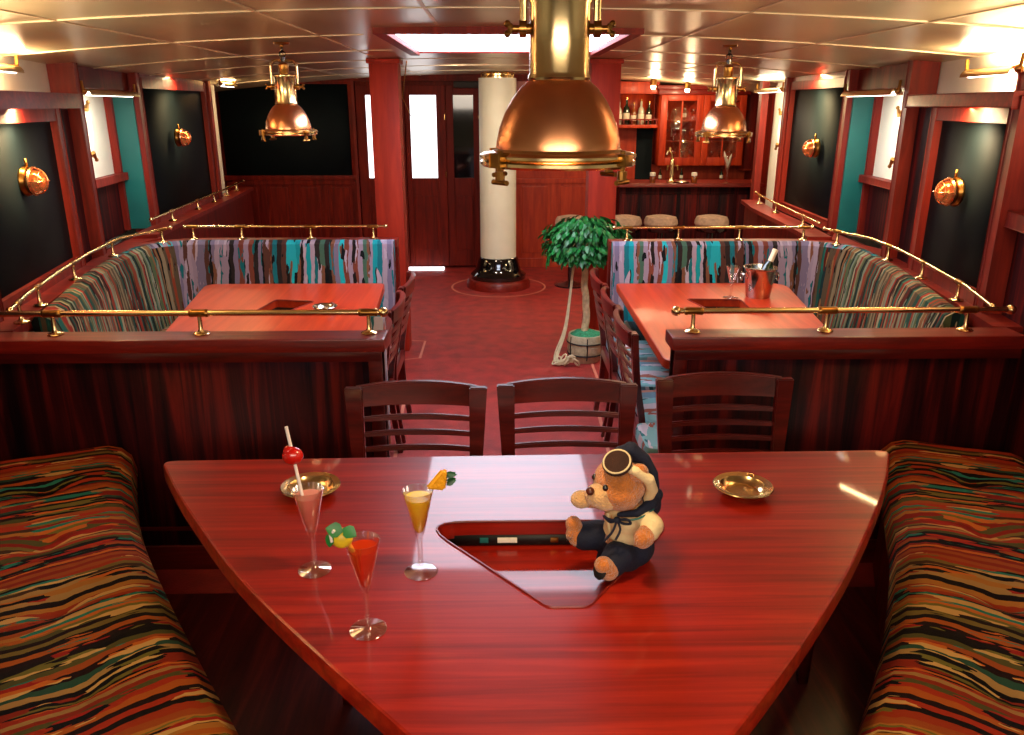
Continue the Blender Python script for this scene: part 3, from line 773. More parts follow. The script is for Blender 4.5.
rp_ = [(2.0, 4.88), (2.12, 4.50), (2.10, 4.1), (2.03, 3.65), (1.96, 3.25), (1.86, 2.9)]
rail('bent brass rail beside the dark blinds along right wall of right booth', rp_, [onp(rp_[0], rp_[1], .3), onp(rp_[1], rp_[2], .6), onp(rp_[2], rp_[3], .7), onp(rp_[3], rp_[4], .8)], r=.008)
rail('brass rail on the far ledge left of the left pendant lamp', [(-2.26, 5.3), (-2.31, 5.9), (-2.41, 7.2), (-2.5, 8.1)], [(-2.30, 5.75), (-2.35, 6.4), (-2.39, 6.9), (-2.44, 7.4), (-2.48, 7.8)], z=1.04, r=.008, zb=.97)
rail('brass rail on the ledge below the tall right blind toward the bar', [(2.03, 5.05), (2.10, 5.9), (2.14, 6.4), (2.2, 6.9)], [(2.06, 5.4), (2.11, 6.1), (2.17, 6.7)], z=1.04, r=.008, zb=.97)

# ------------------------------------------------------------------ tables
def table_pedestal(t, x, y, w_, h, mat):
    bm = B(); box(bm, x - w_, x + w_, y - w_, y + w_, .03, h, .01); obj('pedestal', bm, mat, t)
    bm = B(); box(bm, x - w_ * 2.2, x + w_ * 2.2, y - w_ * 2.2, y + w_ * 2.2, 0, .035, .008); obj('foot', bm, mat, t)
def well(t, hole, ztop, depth, floor_mat, wall_mat, lipmat=None):
    bm = B()
    n = len(hole); a = [bm.verts.new((x, y, ztop - .001)) for x, y in hole]; b_ = [bm.verts.new((x, y, ztop - depth)) for x, y in hole]
    for i in range(n): bm.faces.new((a[i], a[(i + 1) % n], b_[(i + 1) % n], b_[i]))
    bm.faces.new(b_); bmesh.ops.recalc_face_normals(bm, faces=bm.faces)
    if sum(f.normal.z for f in bm.faces if abs(f.normal.z) > .9) < 0: bmesh.ops.reverse_faces(bm, faces=bm.faces)
    return obj('well', bm, wall_mat, t, smooth=False, auto=None)
TX, TY = .11, 1.6
t = thing('cocktail_table', 'large triangular mahogany table in the foreground with sunken well', 'table', (TX, TY, 0))
lft = spline([(-.975, 2.13), (-.80, 1.86), (-.545, 1.51), (-.17, 1.095), (.02, .90)], 7)
rgt = spline([(.20, .90), (.405, 1.087), (.735, 1.486), (1.02, 1.90), (1.185, 2.19)], 7)
out = [tuple(p) for p in lft] + [tuple(p) for p in rgt]
tip = rounded([(-.60, 2.225), out[0], (1.0, 2.215)], 0)
poly = [(x, y) for x, y in out]
c0 = rounded([(.1, 2.215), (-1.005, 2.185), (-.80, 1.86)], .03, 5)[6:12]
c1 = rounded([(1.02, 1.90), (1.20, 2.225), (.1, 2.215)], .03, 5)[6:12]
poly = [(.1, 2.209)] + c0 + [tuple(p) for p in lft[4:]] + [tuple(p) for p in rgt[:-4]] + c1
hole = rounded([(-.205, 1.80), (.445, 1.80), (.188, 1.435), (.10, 1.435)], [.06, .05, .03, .03], 6)
loc = lambda pl: [(x - TX, y - TY) for x, y in pl]
bm = B(); slab(bm, loc(poly), .705, .75, loc(hole), .007); obj('tabletop', bm, TABLE, t, smooth=True, auto=30)
hl = rounded([(-.215, 1.808), (.455, 1.808), (.191, 1.428), (.097, 1.428)], [.06, .05, .03, .03], 6)
bm = B(); P3 = [(x, y, .7505) for x, y in loc(hole)]; tube(bm, P3, .0035, 6, closed=True); obj('well_lip', bm, CAP, t)
well(t, loc(hl), .705, .025, TABLE, TABLE)
# black tiled band on the far wall of the well
bm = B(); box(bm, -.27, .29, .197, .2005, .684, .712)
obj('well_slot', bm, BLACK, t)
for i, (x, w_, m) in enumerate(((-.16, .022, TEAL), (-.115, .03, WHITEP), (-.085, .02, WHITEP), (.02, .02, BRASSD), (.06, .04, BLACKG), (.12, .03, BRASSD))):
    bm = B(); box(bm, x, x + w_, .1935, .197, .692, .706, .001); obj('inlay_tile', bm, m, t)
table_pedestal(t, 0, .1, .13, .655, DOORW)

def booth_table(name, label, poly, hole, c, tr):
    t = thing('booth_table', label, 'table', (c[0], c[1], 0)); l = lambda pl: [(x - c[0], y - c[1]) for x, y in pl]
    bm = B(); slab(bm, l(poly), .71, .75, l(hole), .007); obj('tabletop', bm, BTABLE, t, smooth=True, auto=30)
    well(t, l(hole), .712, .06, CAP, DARKIN)
    bm = B(); tube(bm, [(x, y, .7505) for x, y in l(hole)], .004, 6, closed=True); obj('well_lip', bm, CAP, t)
    table_pedestal(t, 0, 0, .1, .70, DOORW)
    return t
booth_table('L', 'orange-red mahogany table with sunken well in the left booth',
            rounded([(-.67, 4.66), (-1.72, 4.66), (-1.50, 3.3), (-.58, 3.3)], [.03, .08, .05, .05], 5),
            rounded([(-.98, 4.20), (-1.20, 4.24), (-1.24, 3.98), (-1.07, 3.98)], .02, 3), (-1.13, 3.85), 0)
booth_table('R', 'orange-red mahogany table with sunken well in the right booth',
            rounded([(.695, 4.63), (1.70, 4.63), (1.50, 3.25), (.685, 3.12)], [.03, .12, .05, .05], 5),
            rounded([(1.02, 4.22), (1.31, 4.20), (1.30, 3.98), (1.08, 3.98)], .02, 3), (1.10, 3.85), 0)

# ------------------------------------------------------------------ chairs: back at +y, sitter looks to -y
def make_chair(label, group):
    t = thing('dining_chair', label, 'chair', (0, 0, 0), 0, group)
    yb = .20
    def backpt(x, z):   # curved, leaning back plane
        return yb + .06 * (z - .45) / .43 + .035 * (1 - (x / .23) ** 2) * min(1, (z - .3) / .5)
    for s in (-1, 1):
        bm = B()
        P = [(s * .185, yb + .03, 0), (s * .185, yb, .25), (s * .188, yb, .45), (s * .197, backpt(.2, .65), .65), (s * .205, backpt(.205, .80), .868)]
        pts = spline(P, 5)
        rows = []
        for i, p in enumerate(pts):
            z = p.z; wd = .017 + .012 * max(0, (z - .45) / .4); dp = .014
            rows.append([bm.verts.new((p.x + a * wd, p.y + b_ * dp, z)) for a, b_ in ((-1, -1), (1, -1), (1, 1), (-1, 1))])
        for a, b_ in zip(rows, rows[1:]):
            for k_ in range(4): bm.faces.new((a[k_], a[(k_ + 1) % 4], b_[(k_ + 1) % 4], b_[k_]))
        bm.faces.new(rows[0][::-1]); bm.faces.new(rows[-1]); bmesh.ops.recalc_face_normals(bm, faces=bm.faces)
        bmesh.ops.bevel(bm, geom=[e for e in bm.edges if len(e.link_faces) == 2 and e.calc_face_angle(0) > .6], offset=.004, segments=2, affect='EDGES')
        obj('leg', bm, CHAIRW, t)
    def crest(z0, z1, xh0, xh1, th, name, crown=0):
        bm = B(); n = 14; rows = []
        for i in range(n + 1):
            f = -1 + 2 * i / n; r = []
            zt = z1 + crown * (1 - f * f); 
            for (z, xh) in ((z0, xh0), (zt, xh1)):
                x = f * xh; y = backpt(x, z); r.append((x, y, z))
            rows.append([bm.verts.new((r[0][0], r[0][1] - th, r[0][2])), bm.verts.new((r[1][0], r[1][1] - th, r[1][2])), bm.verts.new((r[1][0], r[1][1] + th, r[1][2])), bm.verts.new((r[0][0], r[0][1] + th, r[0][2]))])
        for a, b_ in zip(rows, rows[1:]):
            for k_ in range(4): bm.faces.new((a[k_], a[(k_ + 1) % 4], b_[(k_ + 1) % 4], b_[k_]))
        bm.faces.new(rows[0]); bm.faces.new(rows[-1][::-1]); bmesh.ops.recalc_face_normals(bm, faces=bm.faces)
        bmesh.ops.bevel(bm, geom=[e for e in bm.edges if len(e.link_faces) == 2 and e.calc_face_angle(0) > .6], offset=.004, segments=2, affect='EDGES')
        obj(name, bm, CHAIRW, t)
    crest(.800, .868, .196, .203, .0125, 'crest_rail', .010)
    for z in (.748, .697, .646, .595): crest(z, z + .015, .20, .20, .008, 'back_slat', .004)
    for s in (-1, 1):
        bm = B(); rows = []
        for z, wd in ((0, .014), (.40, .020)): rows.append([bm.verts.new((s * .195 + a * wd, -.20 + b_ * wd, z)) for a, b_ in ((-1, -1), (1, -1), (1, 1), (-1, 1))])
        for k_ in range(4): bm.faces.new((rows[0][k_], rows[0][(k_ + 1) % 4], rows[1][(k_ + 1) % 4], rows[1][k_]))
        bm.faces.new(rows[0][::-1]); bm.faces.new(rows[1]); bmesh.ops.recalc_face_normals(bm, faces=bm.faces); obj('leg', bm, CHAIRW, t)
    bm = B()
    for a in ((-.19, .19, -.215, -.195, .36, .42), (-.19, .19, .19, .21, .36, .42), (-.205, -.185, -.195, .19, .36, .42), (.185, .205, -.195, .19, .36, .42)): box(bm, *a, .003)
    obj('seat_frame', bm, CHAIRW, t)
    bm = B(); slab(bm, rounded([(-.225, -.235), (.225, -.235), (.205, .185), (-.205, .185)], .05, 5), .42, .475, None, .018)
    box_uv(bm); obj('seat', bm, SEATF, t)
    return t
G1, G2, G3 = 'chairs at the far edge of the front table', 'chairs along the aisle side of the right table', 'chairs along the aisle side of the left table'
ch = make_chair('mahogany slat-back chair behind front table, leftmost of its three', G1)
ch.location = (-.272, 2.23, 0)
dup(ch, (.228, 2.25, 0), 0, 'mahogany slat-back chair behind front table, middle of its three', G1)
dup(ch, (.768, 2.30, 0), 0, 'mahogany slat-back chair behind front table, rightmost, in front of dark partition', G1)
for y, rz, lab in ((3.34, PI / 2, 'slat-back chair on aisle side of right booth table, nearest the camera'), (3.80, PI / 2, 'slat-back chair on aisle side of right booth table, middle of three'), (4.28, PI / 2, 'slat-back chair on aisle side of right booth table, beside potted tree')):
    dup(ch, (.81, y, 0), rz, lab, G2)
for y, rz, lab in ((3.20, -PI / 2, 'slat-back chair on aisle side of left booth table, nearest the camera'), (3.72, -PI / 2, 'slat-back chair on aisle side of left booth table, middle of three'), (4.22, -PI / 2, 'slat-back chair on aisle side of left booth table, farthest, near pillar')):
    dup(ch, (-.75, y, 0), rz, lab, G3)
# backless stool next to partition end
t = thing('low_stool', 'backless stool with blue striped seat beside right partition end', 'stool', (.76, 2.99, 0))
bm = B(); slab(bm, rounded([(-.19, -.15), (.19, -.15), (.19, .13), (-.19, .13)], .05, 5), .43, .485, None, .018); box_uv(bm); obj('seat', bm, SEATF, t)
bm = B(); box(bm, -.17, .17, -.13, .11, .37, .43, .004); obj('seat_frame', bm, CHAIRW, t)
for sx in (-1, 1):
    for sy in (-.12, .10):
        bm = B(); box(bm, sx * .15 - .016, sx * .15 + .016, sy - .016, sy + .016, 0, .37, .003); obj('leg', bm, CHAIRW, t)

# ------------------------------------------------------------------ foreground benches
def front_bench(o, pts, label):
    t = thing('bench', label, 'bench', (0, 0, 0))
    path = spline(pts, 14); path = [tuple(p) for p in path]
    W = .47; prof = [(.03, .36), (.0, .38), (-.012, .44), (.0, .50), (.03, .535), (.07, .55)]
    prof += [(.07 + (W - .09) * i / 14, .552) for i in range(1, 14)] + [(W - .01, .54), (W, .51), (W, .38)]
    def disp(u, v, j):
        if j < 4: return (0, 0)
        off = prof[j][0]
        row = abs(((u + .08) / .36) % 1 - .5) * 2          # 1 at seam line
        d = 0
        for cx_ in (.25,):
            du = (((u + .08) / .36) % 1 - .0); du = min(du, 1 - du) * .36
            r2 = (du * du + (off - cx_) ** 2); d -= .028 * math.exp(-r2 / .0028)
        du = (((u + .08) / .36) % 1); du = min(du, 1 - du) * .36
        d -= .012 * math.exp(-(du / .030) ** 2)
        return (0, d)
    bm = B(); sweep(bm, path, prof, o, disp); obj('seat', bm, BENCHF, t, smooth=True, auto=60)
    bm = B(); sweep(bm, path, [(.035, 0), (.035, .365), (W - .02, .365), (W - .02, 0)], o); obj('base', bm, DOORW, t, smooth=False, auto=None)
    cut = [p for p in path if p[1] < 2.35]
    bm = B(); sweep(bm, cut, [(W + .005, .40), (W + .02, .50), (W + .035, .66), (W + .05, .72), (W + .08, .70), (W + .08, .40)], o); obj('backrest', bm, BENCHF, t)
    return t
front_bench(-1, [(-1.38, 2.78), (-1.26, 2.50), (-1.12, 2.22), (-.845, 1.79), (-.53, 1.335), (-.34, 1.08), (-.20, .88)], 'striped cushioned bench curving along left side of the front table')
front_bench(1, [(1.46, 2.78), (1.31, 2.40), (1.17, 2.05), (.97, 1.67), (.775, 1.37), (.60, 1.10), (.44, .86)], 'striped cushioned bench curving along right side of the front table')

# ------------------------------------------------------------------ pendant lamps (copper dome, brass neck, yoke)
def make_pendant(label):
    t = thing('pendant_lamp', label, 'lamp', (0, 0, 0), 0)
    bm = B()
    dome = [(.109, .006), (.110, .012), (.108, .03), (.103, .052), (.094, .076), (.082, .098), (.067, .118), (.052, .130), (.050, .137)]
    inn = [(r - .003, z - .001) for r, z in dome[::-1]]
    lathe(bm, dome + inn + [dome[0]], 56); obj('dome', bm, COPPER, t)
    bm = B()
    lathe(bm, [(.107, .004), (.134, .001), (.138, .004), (.138, .008), (.132, .011), (.114, .013), (.109, .018), (.107, .010), (.107, .004)], 56)
    lathe(bm, [(.104, -.012), (.132, -.012), (.137, -.008), (.137, -.003), (.130, -.0005), (.106, -.001), (.104, -.012)], 56)
    obj('rim', bm, BRASS, t)
    bm = B(); lathe(bm, [(0, -.0045), (.105, -.0045), (.105, -.0015), (0, -.0015)], 40); obj('lens', bm, GLASS, t)
    for a in (40, 140, 220, 320):
        bm = B(); c = Vector((.134 * math.cos(math.radians(a)), .134 * math.sin(math.radians(a)), 0)); n_ = Vector((-c.y, c.x, 0)).normalized()
        tube(bm, [c + Vector((0, 0, .018)), c + Vector((0, 0, -.030))], .0045, 8); tube(bm, [c + Vector((0, 0, -.016)), c + Vector((0, 0, -.030))], .0085, 10)
        tube(bm, [c - n_ * .018 + Vector((0, 0, -.034)), c + n_ * .018 + Vector((0, 0, -.034))], .0045, 8)
        box(bm, -.012, .012, -.012, .012, -.008, .012, .002, Matrix.Translation(c) @ Matrix.Rotation(math.radians(a), 4, 'Z'))
        obj('wing_nut', bm, BRASSD, t)
    bm = B(); lathe(bm, [(.0525, .130), (.054, .134), (.0525, .138), (.051, .142), (.051, .250), (.053, .254), (.053, .262), (.047, .266), (.0, .268)], 40); obj('neck', bm, BRASS, t)
    bm = B(); lathe(bm, [(.020, .266), (.024, .272), (.024, .31), (.018, .318), (0, .32)], 20); obj('cap', bm, BRASSD, t)
    for s in (-1, 1):
        bm = B(); tube(bm, [(s * .048, 0, .212), (s * .056, 0, .212), (s * .057, 0, .212), (s * .069, 0, .212), (s * .0695, 0, .212), (s * .080, 0, .212)], [.009, .009, .014, .014, .006, .006], 12)
        tube(bm, [(s * .086, 0, .206), (s * .082, 0, .212), (s * .086, 0, .218)], .006, 8); ball(bm, (s * .089, 0, .204), .006, 8, 6); ball(bm, (s * .089, 0, .220), .006, 8, 6)
        obj('pivot_knob', bm, BRASSD, t)
    bm = B(); P = [(-.062, 0, .205), (-.062, 0, .30)] + [(-.062 + .03 - .03 * math.cos(a * PI / 10), 0, .30 + .03 * math.sin(a * PI / 10)) for a in range(1, 6)] + [(.032 + .03 * math.sin(a * PI / 10), 0, .30 + .03 * math.cos(a * PI / 10)) for a in range(0, 6)] + [(.062, 0, .205)]
    tube(bm, P, .0065, 10, flat=1); obj('yoke', bm, BRASS, t)
    bm = B(); tube(bm, [(0, 0, .325), (0, 0, .345)], .012, 10); tube(bm, [(.014 * math.cos(a * PI / 6), 0, .357 + .014 * math.sin(a * PI / 6)) for a in range(12)], .004, 6, closed=True)
    tube(bm, [(0, .012 * math.cos(a * PI / 6), .377 + .014 * math.sin(a * PI / 6)) for a in range(12)], .004, 6, closed=True)
    obj('shackle', bm, BLACKG, t)
    bm = B(); lathe(bm, [(0, .388), (.008, .388), (.01, .398), (.035, .402), (.038, .41), (0, .412)], 20); obj('ceiling_rose', bm, BRASSD, t)
    bm = B(); ball(bm, (0, 0, .045), (.028, .028, .034), 14, 10); obj('bulb', bm, BULB, t)
    return t
pend = make_pendant('large copper and brass pendant lamp hanging nearest above front table')
pend.location = (.107, 1.46, 1.660)
dup(pend, (-1.02, 4.1, 1.622), 0, 'copper and brass pendant lamp hanging over the left booth table')
dup(pend, (1.118, 4.1, 1.612), 0, 'copper and brass pendant lamp hanging over the right booth table')
for x, y, z in ((-1.02, 4.1, 1.60), (1.118, 4.1, 1.59), (.107, 1.46, 1.63)):
    spot('pendant_light', (x, y, z), (0, 0, -1), 22, (1, .66, .34), 120, .6, .05)

# ------------------------------------------------------------------ caged bulkhead lamps on the walls
def make_bulkhead(label):
    t = thing('bulkhead_lamp', label, 'wall lamp', (0, 0, 0))
    bm = B(); M = Matrix.Rotation(PI / 2, 4, 'Y')   # axis +x outwards from wall
    lathe(bm, [(0, 0), (.075, 0), (.078, .012), (.07, .03), (.05, .04), (0, .04)], 28, M=M); obj('base', bm, BRASSD, t)
    bm = B(); lathe(bm, [(.060, .038), (.072, .04), (.075, .05), (.068, .058), (.058, .055)], 28, M=M); obj('ring', bm, COPPER, t)
    bm = B(); lathe(bm, [(.056, .05), (.052, .075), (.038, .098), (.018, .108), (0, .11)], 24, M=M); obj('lens', bm, AMBER, t)
    bm = B()
    for a in (0, PI / 2): tube(bm, [(.052 + .066 * math.sin(i * PI / 12), .068 * math.cos(i * PI / 12) * math.cos(a), .068 * math.cos(i * PI / 12) * math.sin(a)) for i in range(13)], .0035, 6)
    tube(bm, [(.09, .05 * math.cos(i * PI / 10), .05 * math.sin(i * PI / 10)) for i in range(20)], .003, 6, closed=True)
    obj('cage', bm, COPPER, t)
    bm = B(); tube(bm, [(.02, .0, .07), (.02, .0, .115)], .008, 8); obj('cable_gland', bm, BRASSD, t)
    return t
bk0 = make_bulkhead('round caged copper wall lamp on nearest dark blind, left wall')
for i, (x, y, z, rz, lab) in enumerate(((-2.09, 3.66, 1.43, .0, None), (-2.375, 6.22, 1.52, .0, 'round caged copper wall lamp on tall dark blind, left wall'),
        (-2.40, 8.985, 1.57, -PI / 2, 'round caged copper lamp on far dark blind behind left pendant'),
        (2.26, 5.82, 1.46, PI, 'round caged copper wall lamp on tall lit blind, right wall'), (2.062, 3.62, 1.38, PI, 'round caged copper wall lamp on nearest dark blind, right wall'))):
    o_ = bk0 if i == 0 else dup(bk0, None, rz, lab); o_.location = (x, y, z)
    n_ = Vector((math.cos(rz), math.sin(rz), 0))
    if abs(y) < 4: o_.scale = (.85, .85, .85)
    point('bulkhead_light', Vector((x, y, z)) + n_ * .16, .35, (1, .5, .2), .03)

# added washes without fixtures over the blinds, then hood lamps along the walls
area('blind_wash_fill', (2.15, 5.92, 1.90), .05, 45, (1, .74, .36), aim=(.45, 0, -1), sy=1.1)
area('blind_wash_fill', (-2.30, 6.3, 1.90), .05, 14, (1, .74, .36), aim=(-.45, 0, -1), sy=1.0)
area('blind_wash_fill', (1.98, 3.6, 1.70), .04, 9, (1, .70, .32), aim=(.5, 0, -1), sy=.6)
area('blind_wash_fill', (-2.0, 3.6, 1.70), .04, 12, (1, .74, .36), aim=(-.5, 0, -1), sy=.6)
picture_light((-2.10, 3.62, 1.885), .17, .42, 'brass hood lamp glowing above the nearest left blind', 16, (-.7, 0, -.3), (1, .70, .38), 14)
picture_light((-2.27, 5.02, 1.80), .12, .86, 'long brass hood lamp across the left wall niche', 9, (-.5, 0, -1), (1, .96, .85))
picture_light((-2.32, 7.35, 1.90), .0, .35, 'brass hood lamp at the far end of the left wall', 10, (-.3, .8, -.6), (1, .66, .34), 4)
picture_light((2.05, 3.50, 1.865), -.14, .46, 'brass hood lamp glowing above the nearest right blind', 20, (.7, 0, -.3), (1, .72, .40), 16)
picture_light((2.14, 4.82, 1.80), -.08, .80, 'long brass hood lamp across the right wall niche', 9, (.5, 0, -1), (1, .96, .85))
picture_light((2.28, 7.05, 1.85), .0, .62, 'white-gold hood lamp over the small porthole by the bar', 12, (.5, 0, -1), (1, .85, .6), 5)

# ------------------------------------------------------------------ bar corner
t = thing('bar_counter', 'dark panelled bar counter with red wooden top behind the right booth', 'bar counter', (1.98, 8.55, 0))
bm = B(); slab(bm, rounded([(-.76, -.22), (.78, -.22), (.78, .28), (-.76, .28)], .05, 4), .95, .985, None, .008); obj('counter_top', bm, CAP, t)
bm = B(); box(bm, -.70, .74, -.05, .22, .0, .95, .006)
for i in range(7): box(bm, -.68 + i * .205, -.68 + i * .205 + .17, -.065, -.04, .12, .86, .01)
obj('body', bm, PANEL, t)
bm = B(); tube(bm, [(-.70, -.16, .2), (.74, -.16, .2)], .014, 8)
for x in (-.6, 0, .6): tube(bm, [(x, -.16, .2), (x, -.05, .2)], .009, 6)
obj('foot_rail', bm, BRASS, t)
def make_stool(label):
    t = thing('bar_stool', label, 'bar stool', (0, 0, 0), 0, 'padded bar stools at the bar')
    bm = B(); lathe(bm, [(0, .60), (.155, .60), (.17, .625), (.165, .66), (.15, .69), (.08, .705), (0, .708)], 30); obj('seat', bm, SEATV, t)
    bm = B(); lathe(bm, [(0, .55), (.15, .55), (.163, .57), (.163, .60), (0, .60)], 30); obj('seat_rim', bm, BLACKG, t)
    bm = B(); lathe(bm, [(.03, .55), (.028, .3), (.03, .05), (.07, .03), (.165, .015), (.165, 0), (0, 0)], 24); obj('pedestal', bm, BLACKG, t)
    bm = B(); tube(bm, [(.13 * math.cos(i * PI / 12), .13 * math.sin(i * PI / 12), .25) for i in range(24)], .009, 8, closed=True); tube(bm, [(-.13, 0, .25), (.13, 0, .25)], .007, 6); obj('foot_ring', bm, BRASSD, t)
    return t
st = make_stool('padded bar stool seen above the tree, leftmost, by wainscot')
st.location = (.70, 8.05, .03)
st2 = dup(st, (1.27, 8.02, 0), 0, 'padded bar stool just right of the right red pillar'); dup(st, (1.63, 8.02, 0), 0, 'padded bar stool below the beer tap, second from the right'); dup(st, (2.14, 8.02, 0), 0, 'padded bar stool at the right end of the bar')
st.location = (.74, 8.02, 0)
# beer tap
t = thing('beer_tap', 'brass swan-neck beer tap on the bar counter', 'beer tap', (1.80, 8.45, .985))
bm = B(); lathe(bm, [(0, 0), (.05, 0), (.05, .01), (.03, .02), (.022, .05), (.028, .10), (.020, .16), (.024, .20), (.018, .23), (0, .24)], 18); obj('column', bm, BRASS, t)
bm = B(); tube(bm, [(0, 0, .22), (-.01, 0, .28), (-.03, 0, .32), (-.055, 0, .31), (-.06, 0, .28)], [.014, .012, .011, .011, .009], 10); ball(bm, (-.03, 0, .335), .018, 10, 8); obj('swan_neck', bm, BRASS, t)
for s in (-1, 1):
    bm = B(); tube(bm, [(s * .02, -.01, .17), (s * .05, -.03, .175), (s * .055, -.035, .13)], .008, 8); obj('spout', bm, BRASSD, t)
for x, lab in ((1.60, 'small glass jar with white lid left of the beer tap'), (2.03, 'small glass jar with white lid right of the beer tap')):
    t = thing('jar', lab, 'jar', (x, 8.42, .985)); bm = B(); lathe(bm, [(0, 0), (.028, 0), (.03, .01), (.03, .06), (.026, .07), (0, .071)], 16); obj('body', bm, BOTA, t)
    bm = B(); lathe(bm, [(0, .0715), (.03, .0715), (.03, .10), (.024, .106), (0, .106)], 16); obj('lid', bm, WHITEP, t)
bm = B(); lathe(bm, [(0, 0), (.07, 0), (.085, .014), (.08, .016), (.065, .006), (0, .006)], 24); o_ = obj('drip_tray', bm, CHROME); o_.location = (1.90, 8.41, .985); tag(o_, 'small round metal tray between the jars on the bar', 'tray')

def make_flute(label, liq, group=None, h=.205):
    t = thing('champagne_glass', label, 'glass', (0, 0, 0), 0, group)
    bm = B(); lathe(bm, [(0, .0008), (.036, .0008), (.0375, .0018), (.036, .003), (.012, .0065), (.006, .012), (.0052, .04), (.0056, .07), (.0065, .088), (.012, .105), (.0345, .204), (.0335, .2045),
                         (.0110, .108), (.0040, .100), (0, .099)], 40); obj('glass', bm, GLASS, t)
    if liq:
        zt = .188; rr = .0114 + (zt - .108) * (.0335 - .0110) / (.2045 - .108) - .0006
        bm = B(); lathe(bm, [(0, .1005), (.0036, .1010), (.0104, .109), (rr, zt), (0, zt)], 36); obj('drink', bm, liq, t)
    return t
f = make_flute('glass holding a folded napkin at the right of the bar', None); f.location = (2.36, 8.40, .985); f.scale = (1.5, 1.5, 1.3)
bm = B(); tube(bm, [(0, 0, .12), (-.005, 0, .16), (-.02, 0, .20), (-.03, 0, .245)], [.006, .018, .02, .002], 8, flat=.5); tube(bm, [(.004, 0, .13), (.012, 0, .18), (.022, 0, .225)], [.006, .014, .002], 8, flat=.5); obj('napkin', bm, WHITEP, f)

# bottles & glasses for the shelves
def bottle(loc, s, mat, label, group):
    t = thing('bottle', label, 'bottle', loc, random.uniform(0, 6), group)
    bm = B(); lathe(bm, [(0, 0), (.036 * s, 0), (.038 * s, .006), (.038 * s, .15 * s), (.03 * s, .18 * s), (.014 * s, .205 * s), (.013 * s, .26 * s), (0, .261 * s)], 16); obj('body', bm, mat, t)
    bm = B(); lathe(bm, [(.0385 * s, .05 * s), (.0388 * s, .052 * s), (.0388 * s, .12 * s), (.0385 * s, .122 * s)], 16); obj('label', bm, LABELM, t)
    bm = B(); lathe(bm, [(0, .2615 * s), (.014 * s, .2615 * s), (.014 * s, .285 * s), (0, .286 * s)], 10); obj('cap', bm, BRASSD, t)
    return t
def tumbler(loc, s, label, group):
    bm = B(); lathe(bm, [(0, 0), (.022 * s, 0), (.022 * s, .003), (.005 * s, .008), (.004 * s, .05 * s), (.02 * s, .062 * s), (.034 * s, .10 * s), (.032 * s, .13 * s), (.030 * s, .13 * s), (.032 * s, .10 * s), (.018 * s, .064 * s), (0, .06 * s)], 14)
    o = obj('wine_glass', bm, CHROME); o.location = loc; return tag(o, label, 'glass', group)
# back bar: bottle shelf over the door, glazed cabinet, right panels
t = thing('bottle_shelf', 'open red shelf with gallery rail and bottles, left of bar cabinet', 'shelf', (1.60, 9.68, 1.50))
bm = B(); box(bm, -.26, .235, -.16, .16, .0, .035, .004); obj('board', bm, BARW, t)
bm = B(); box(bm, -.26, .235, -.165, -.14, .085, .10, .003)
for i in range(6): box(bm, -.255 + i * .094, -.243 + i * .094, -.16, -.145, .035, .085)
obj('gallery_rail', bm, RED, t)
bm = B(); box(bm, -.26, .235, .14, .16, .035, .45); obj('backboard', bm, BARW, t)
bm = B(); box(bm, -.26, .235, -.165, .165, .37, .50, .004); obj('top_box', bm, BARW, t)
for i, x in enumerate((-.2, -.11, -.03, .06, .145)):
    bottle((1.60 + x, 9.62 + .03 * (i % 2), 1.535), (.95, 1.05, .85, .98, .9)[i], (BOTC, BOTG, BOTA, BOTC, BOTG)[i],
           ('clear bottle at the left end of the open bottle shelf', 'green bottle second from left on open bottle shelf', 'amber bottle in the middle of the open bottle shelf', 'clear bottle second from right on open bottle shelf', 'green bottle at right end of open bottle shelf')[i], 'bottles on the open bar shelf')
bm = B(); box(bm, 1.34, 1.46, 9.78, 9.84, 0, 1.50); struct('trim_post_bar', bm, BARW)
bm = B(); box(bm, 1.46, 1.645, 9.80, 9.845, 0, 1.5); struct('door_3', bm, BARW)
bm = B(); box(bm, 1.645, 1.84, 9.80, 9.845, 0, 1.5); struct('fridge_gap', bm, TEALD if False else BLACKP)  # dark sheet in place of the fridge gap, not a door leaf
t = thing('glass_cabinet', 'red mahogany wall cabinet with glazed doors behind the bar', 'cabinet', (2.34, 9.65, 1.08))
bm = B()
box(bm, -.49, .49, .16, .18, 0, .78); box(bm, -.49, -.465, -.15, .16, 0, .78); box(bm, .465, .49, -.15, .16, 0, .78); box(bm, -.465, .465, -.15, .16, 0, .03); box(bm, -.465, .465, -.15, .16, .75, .78)
obj('carcass', bm, BARW, t)
bm = B(); box(bm, -.52, .52, -.19, .18, .78, .84, .01); box(bm, -.54, .54, -.21, .18, .84, .88, .008); obj('cornice', bm, CAP, t)
for z in (.26, .49):
    bm = B(); box(bm, -.464, .464, -.13, .16, z, z + .015); obj('shelf', bm, BARW, t)
for i in range(2):
    x0 = -.485 + i * .487; x1 = x0 + .483
    bm = B(); z0, z1 = .005, .775; y0, y1 = -.175, -.152; w_ = .075
    box(bm, x0, x0 + w_, y0, y1, z0, z1, .003); box(bm, x1 - w_, x1, y0, y1, z0, z1, .003); box(bm, x0 + w_, x1 - w_, y0, y1, z0, z0 + .09, .003); box(bm, x0 + w_, x1 - w_, y0, y1, z1 - .06, z1, .003)
    box(bm, (x0 + x1) / 2 - .008, (x0 + x1) / 2 + .008, y0 + .003, y1 - .003, z0 + .09, z1 - .06)
    d_ = obj('door', bm, BARW, t)
    bm = B(); box(bm, x0 + w_, x1 - w_, -.16, -.157, z0 + .09, z1 - .06); obj('pane', bm, GLASS, d_)
    bm = B(); kx = x1 - .03 if i == 0 else x0 + .03; ball(bm, (kx, -.185, .36), .014, 10, 8); obj('knob', bm, BRASS, d_)
n_ = 0
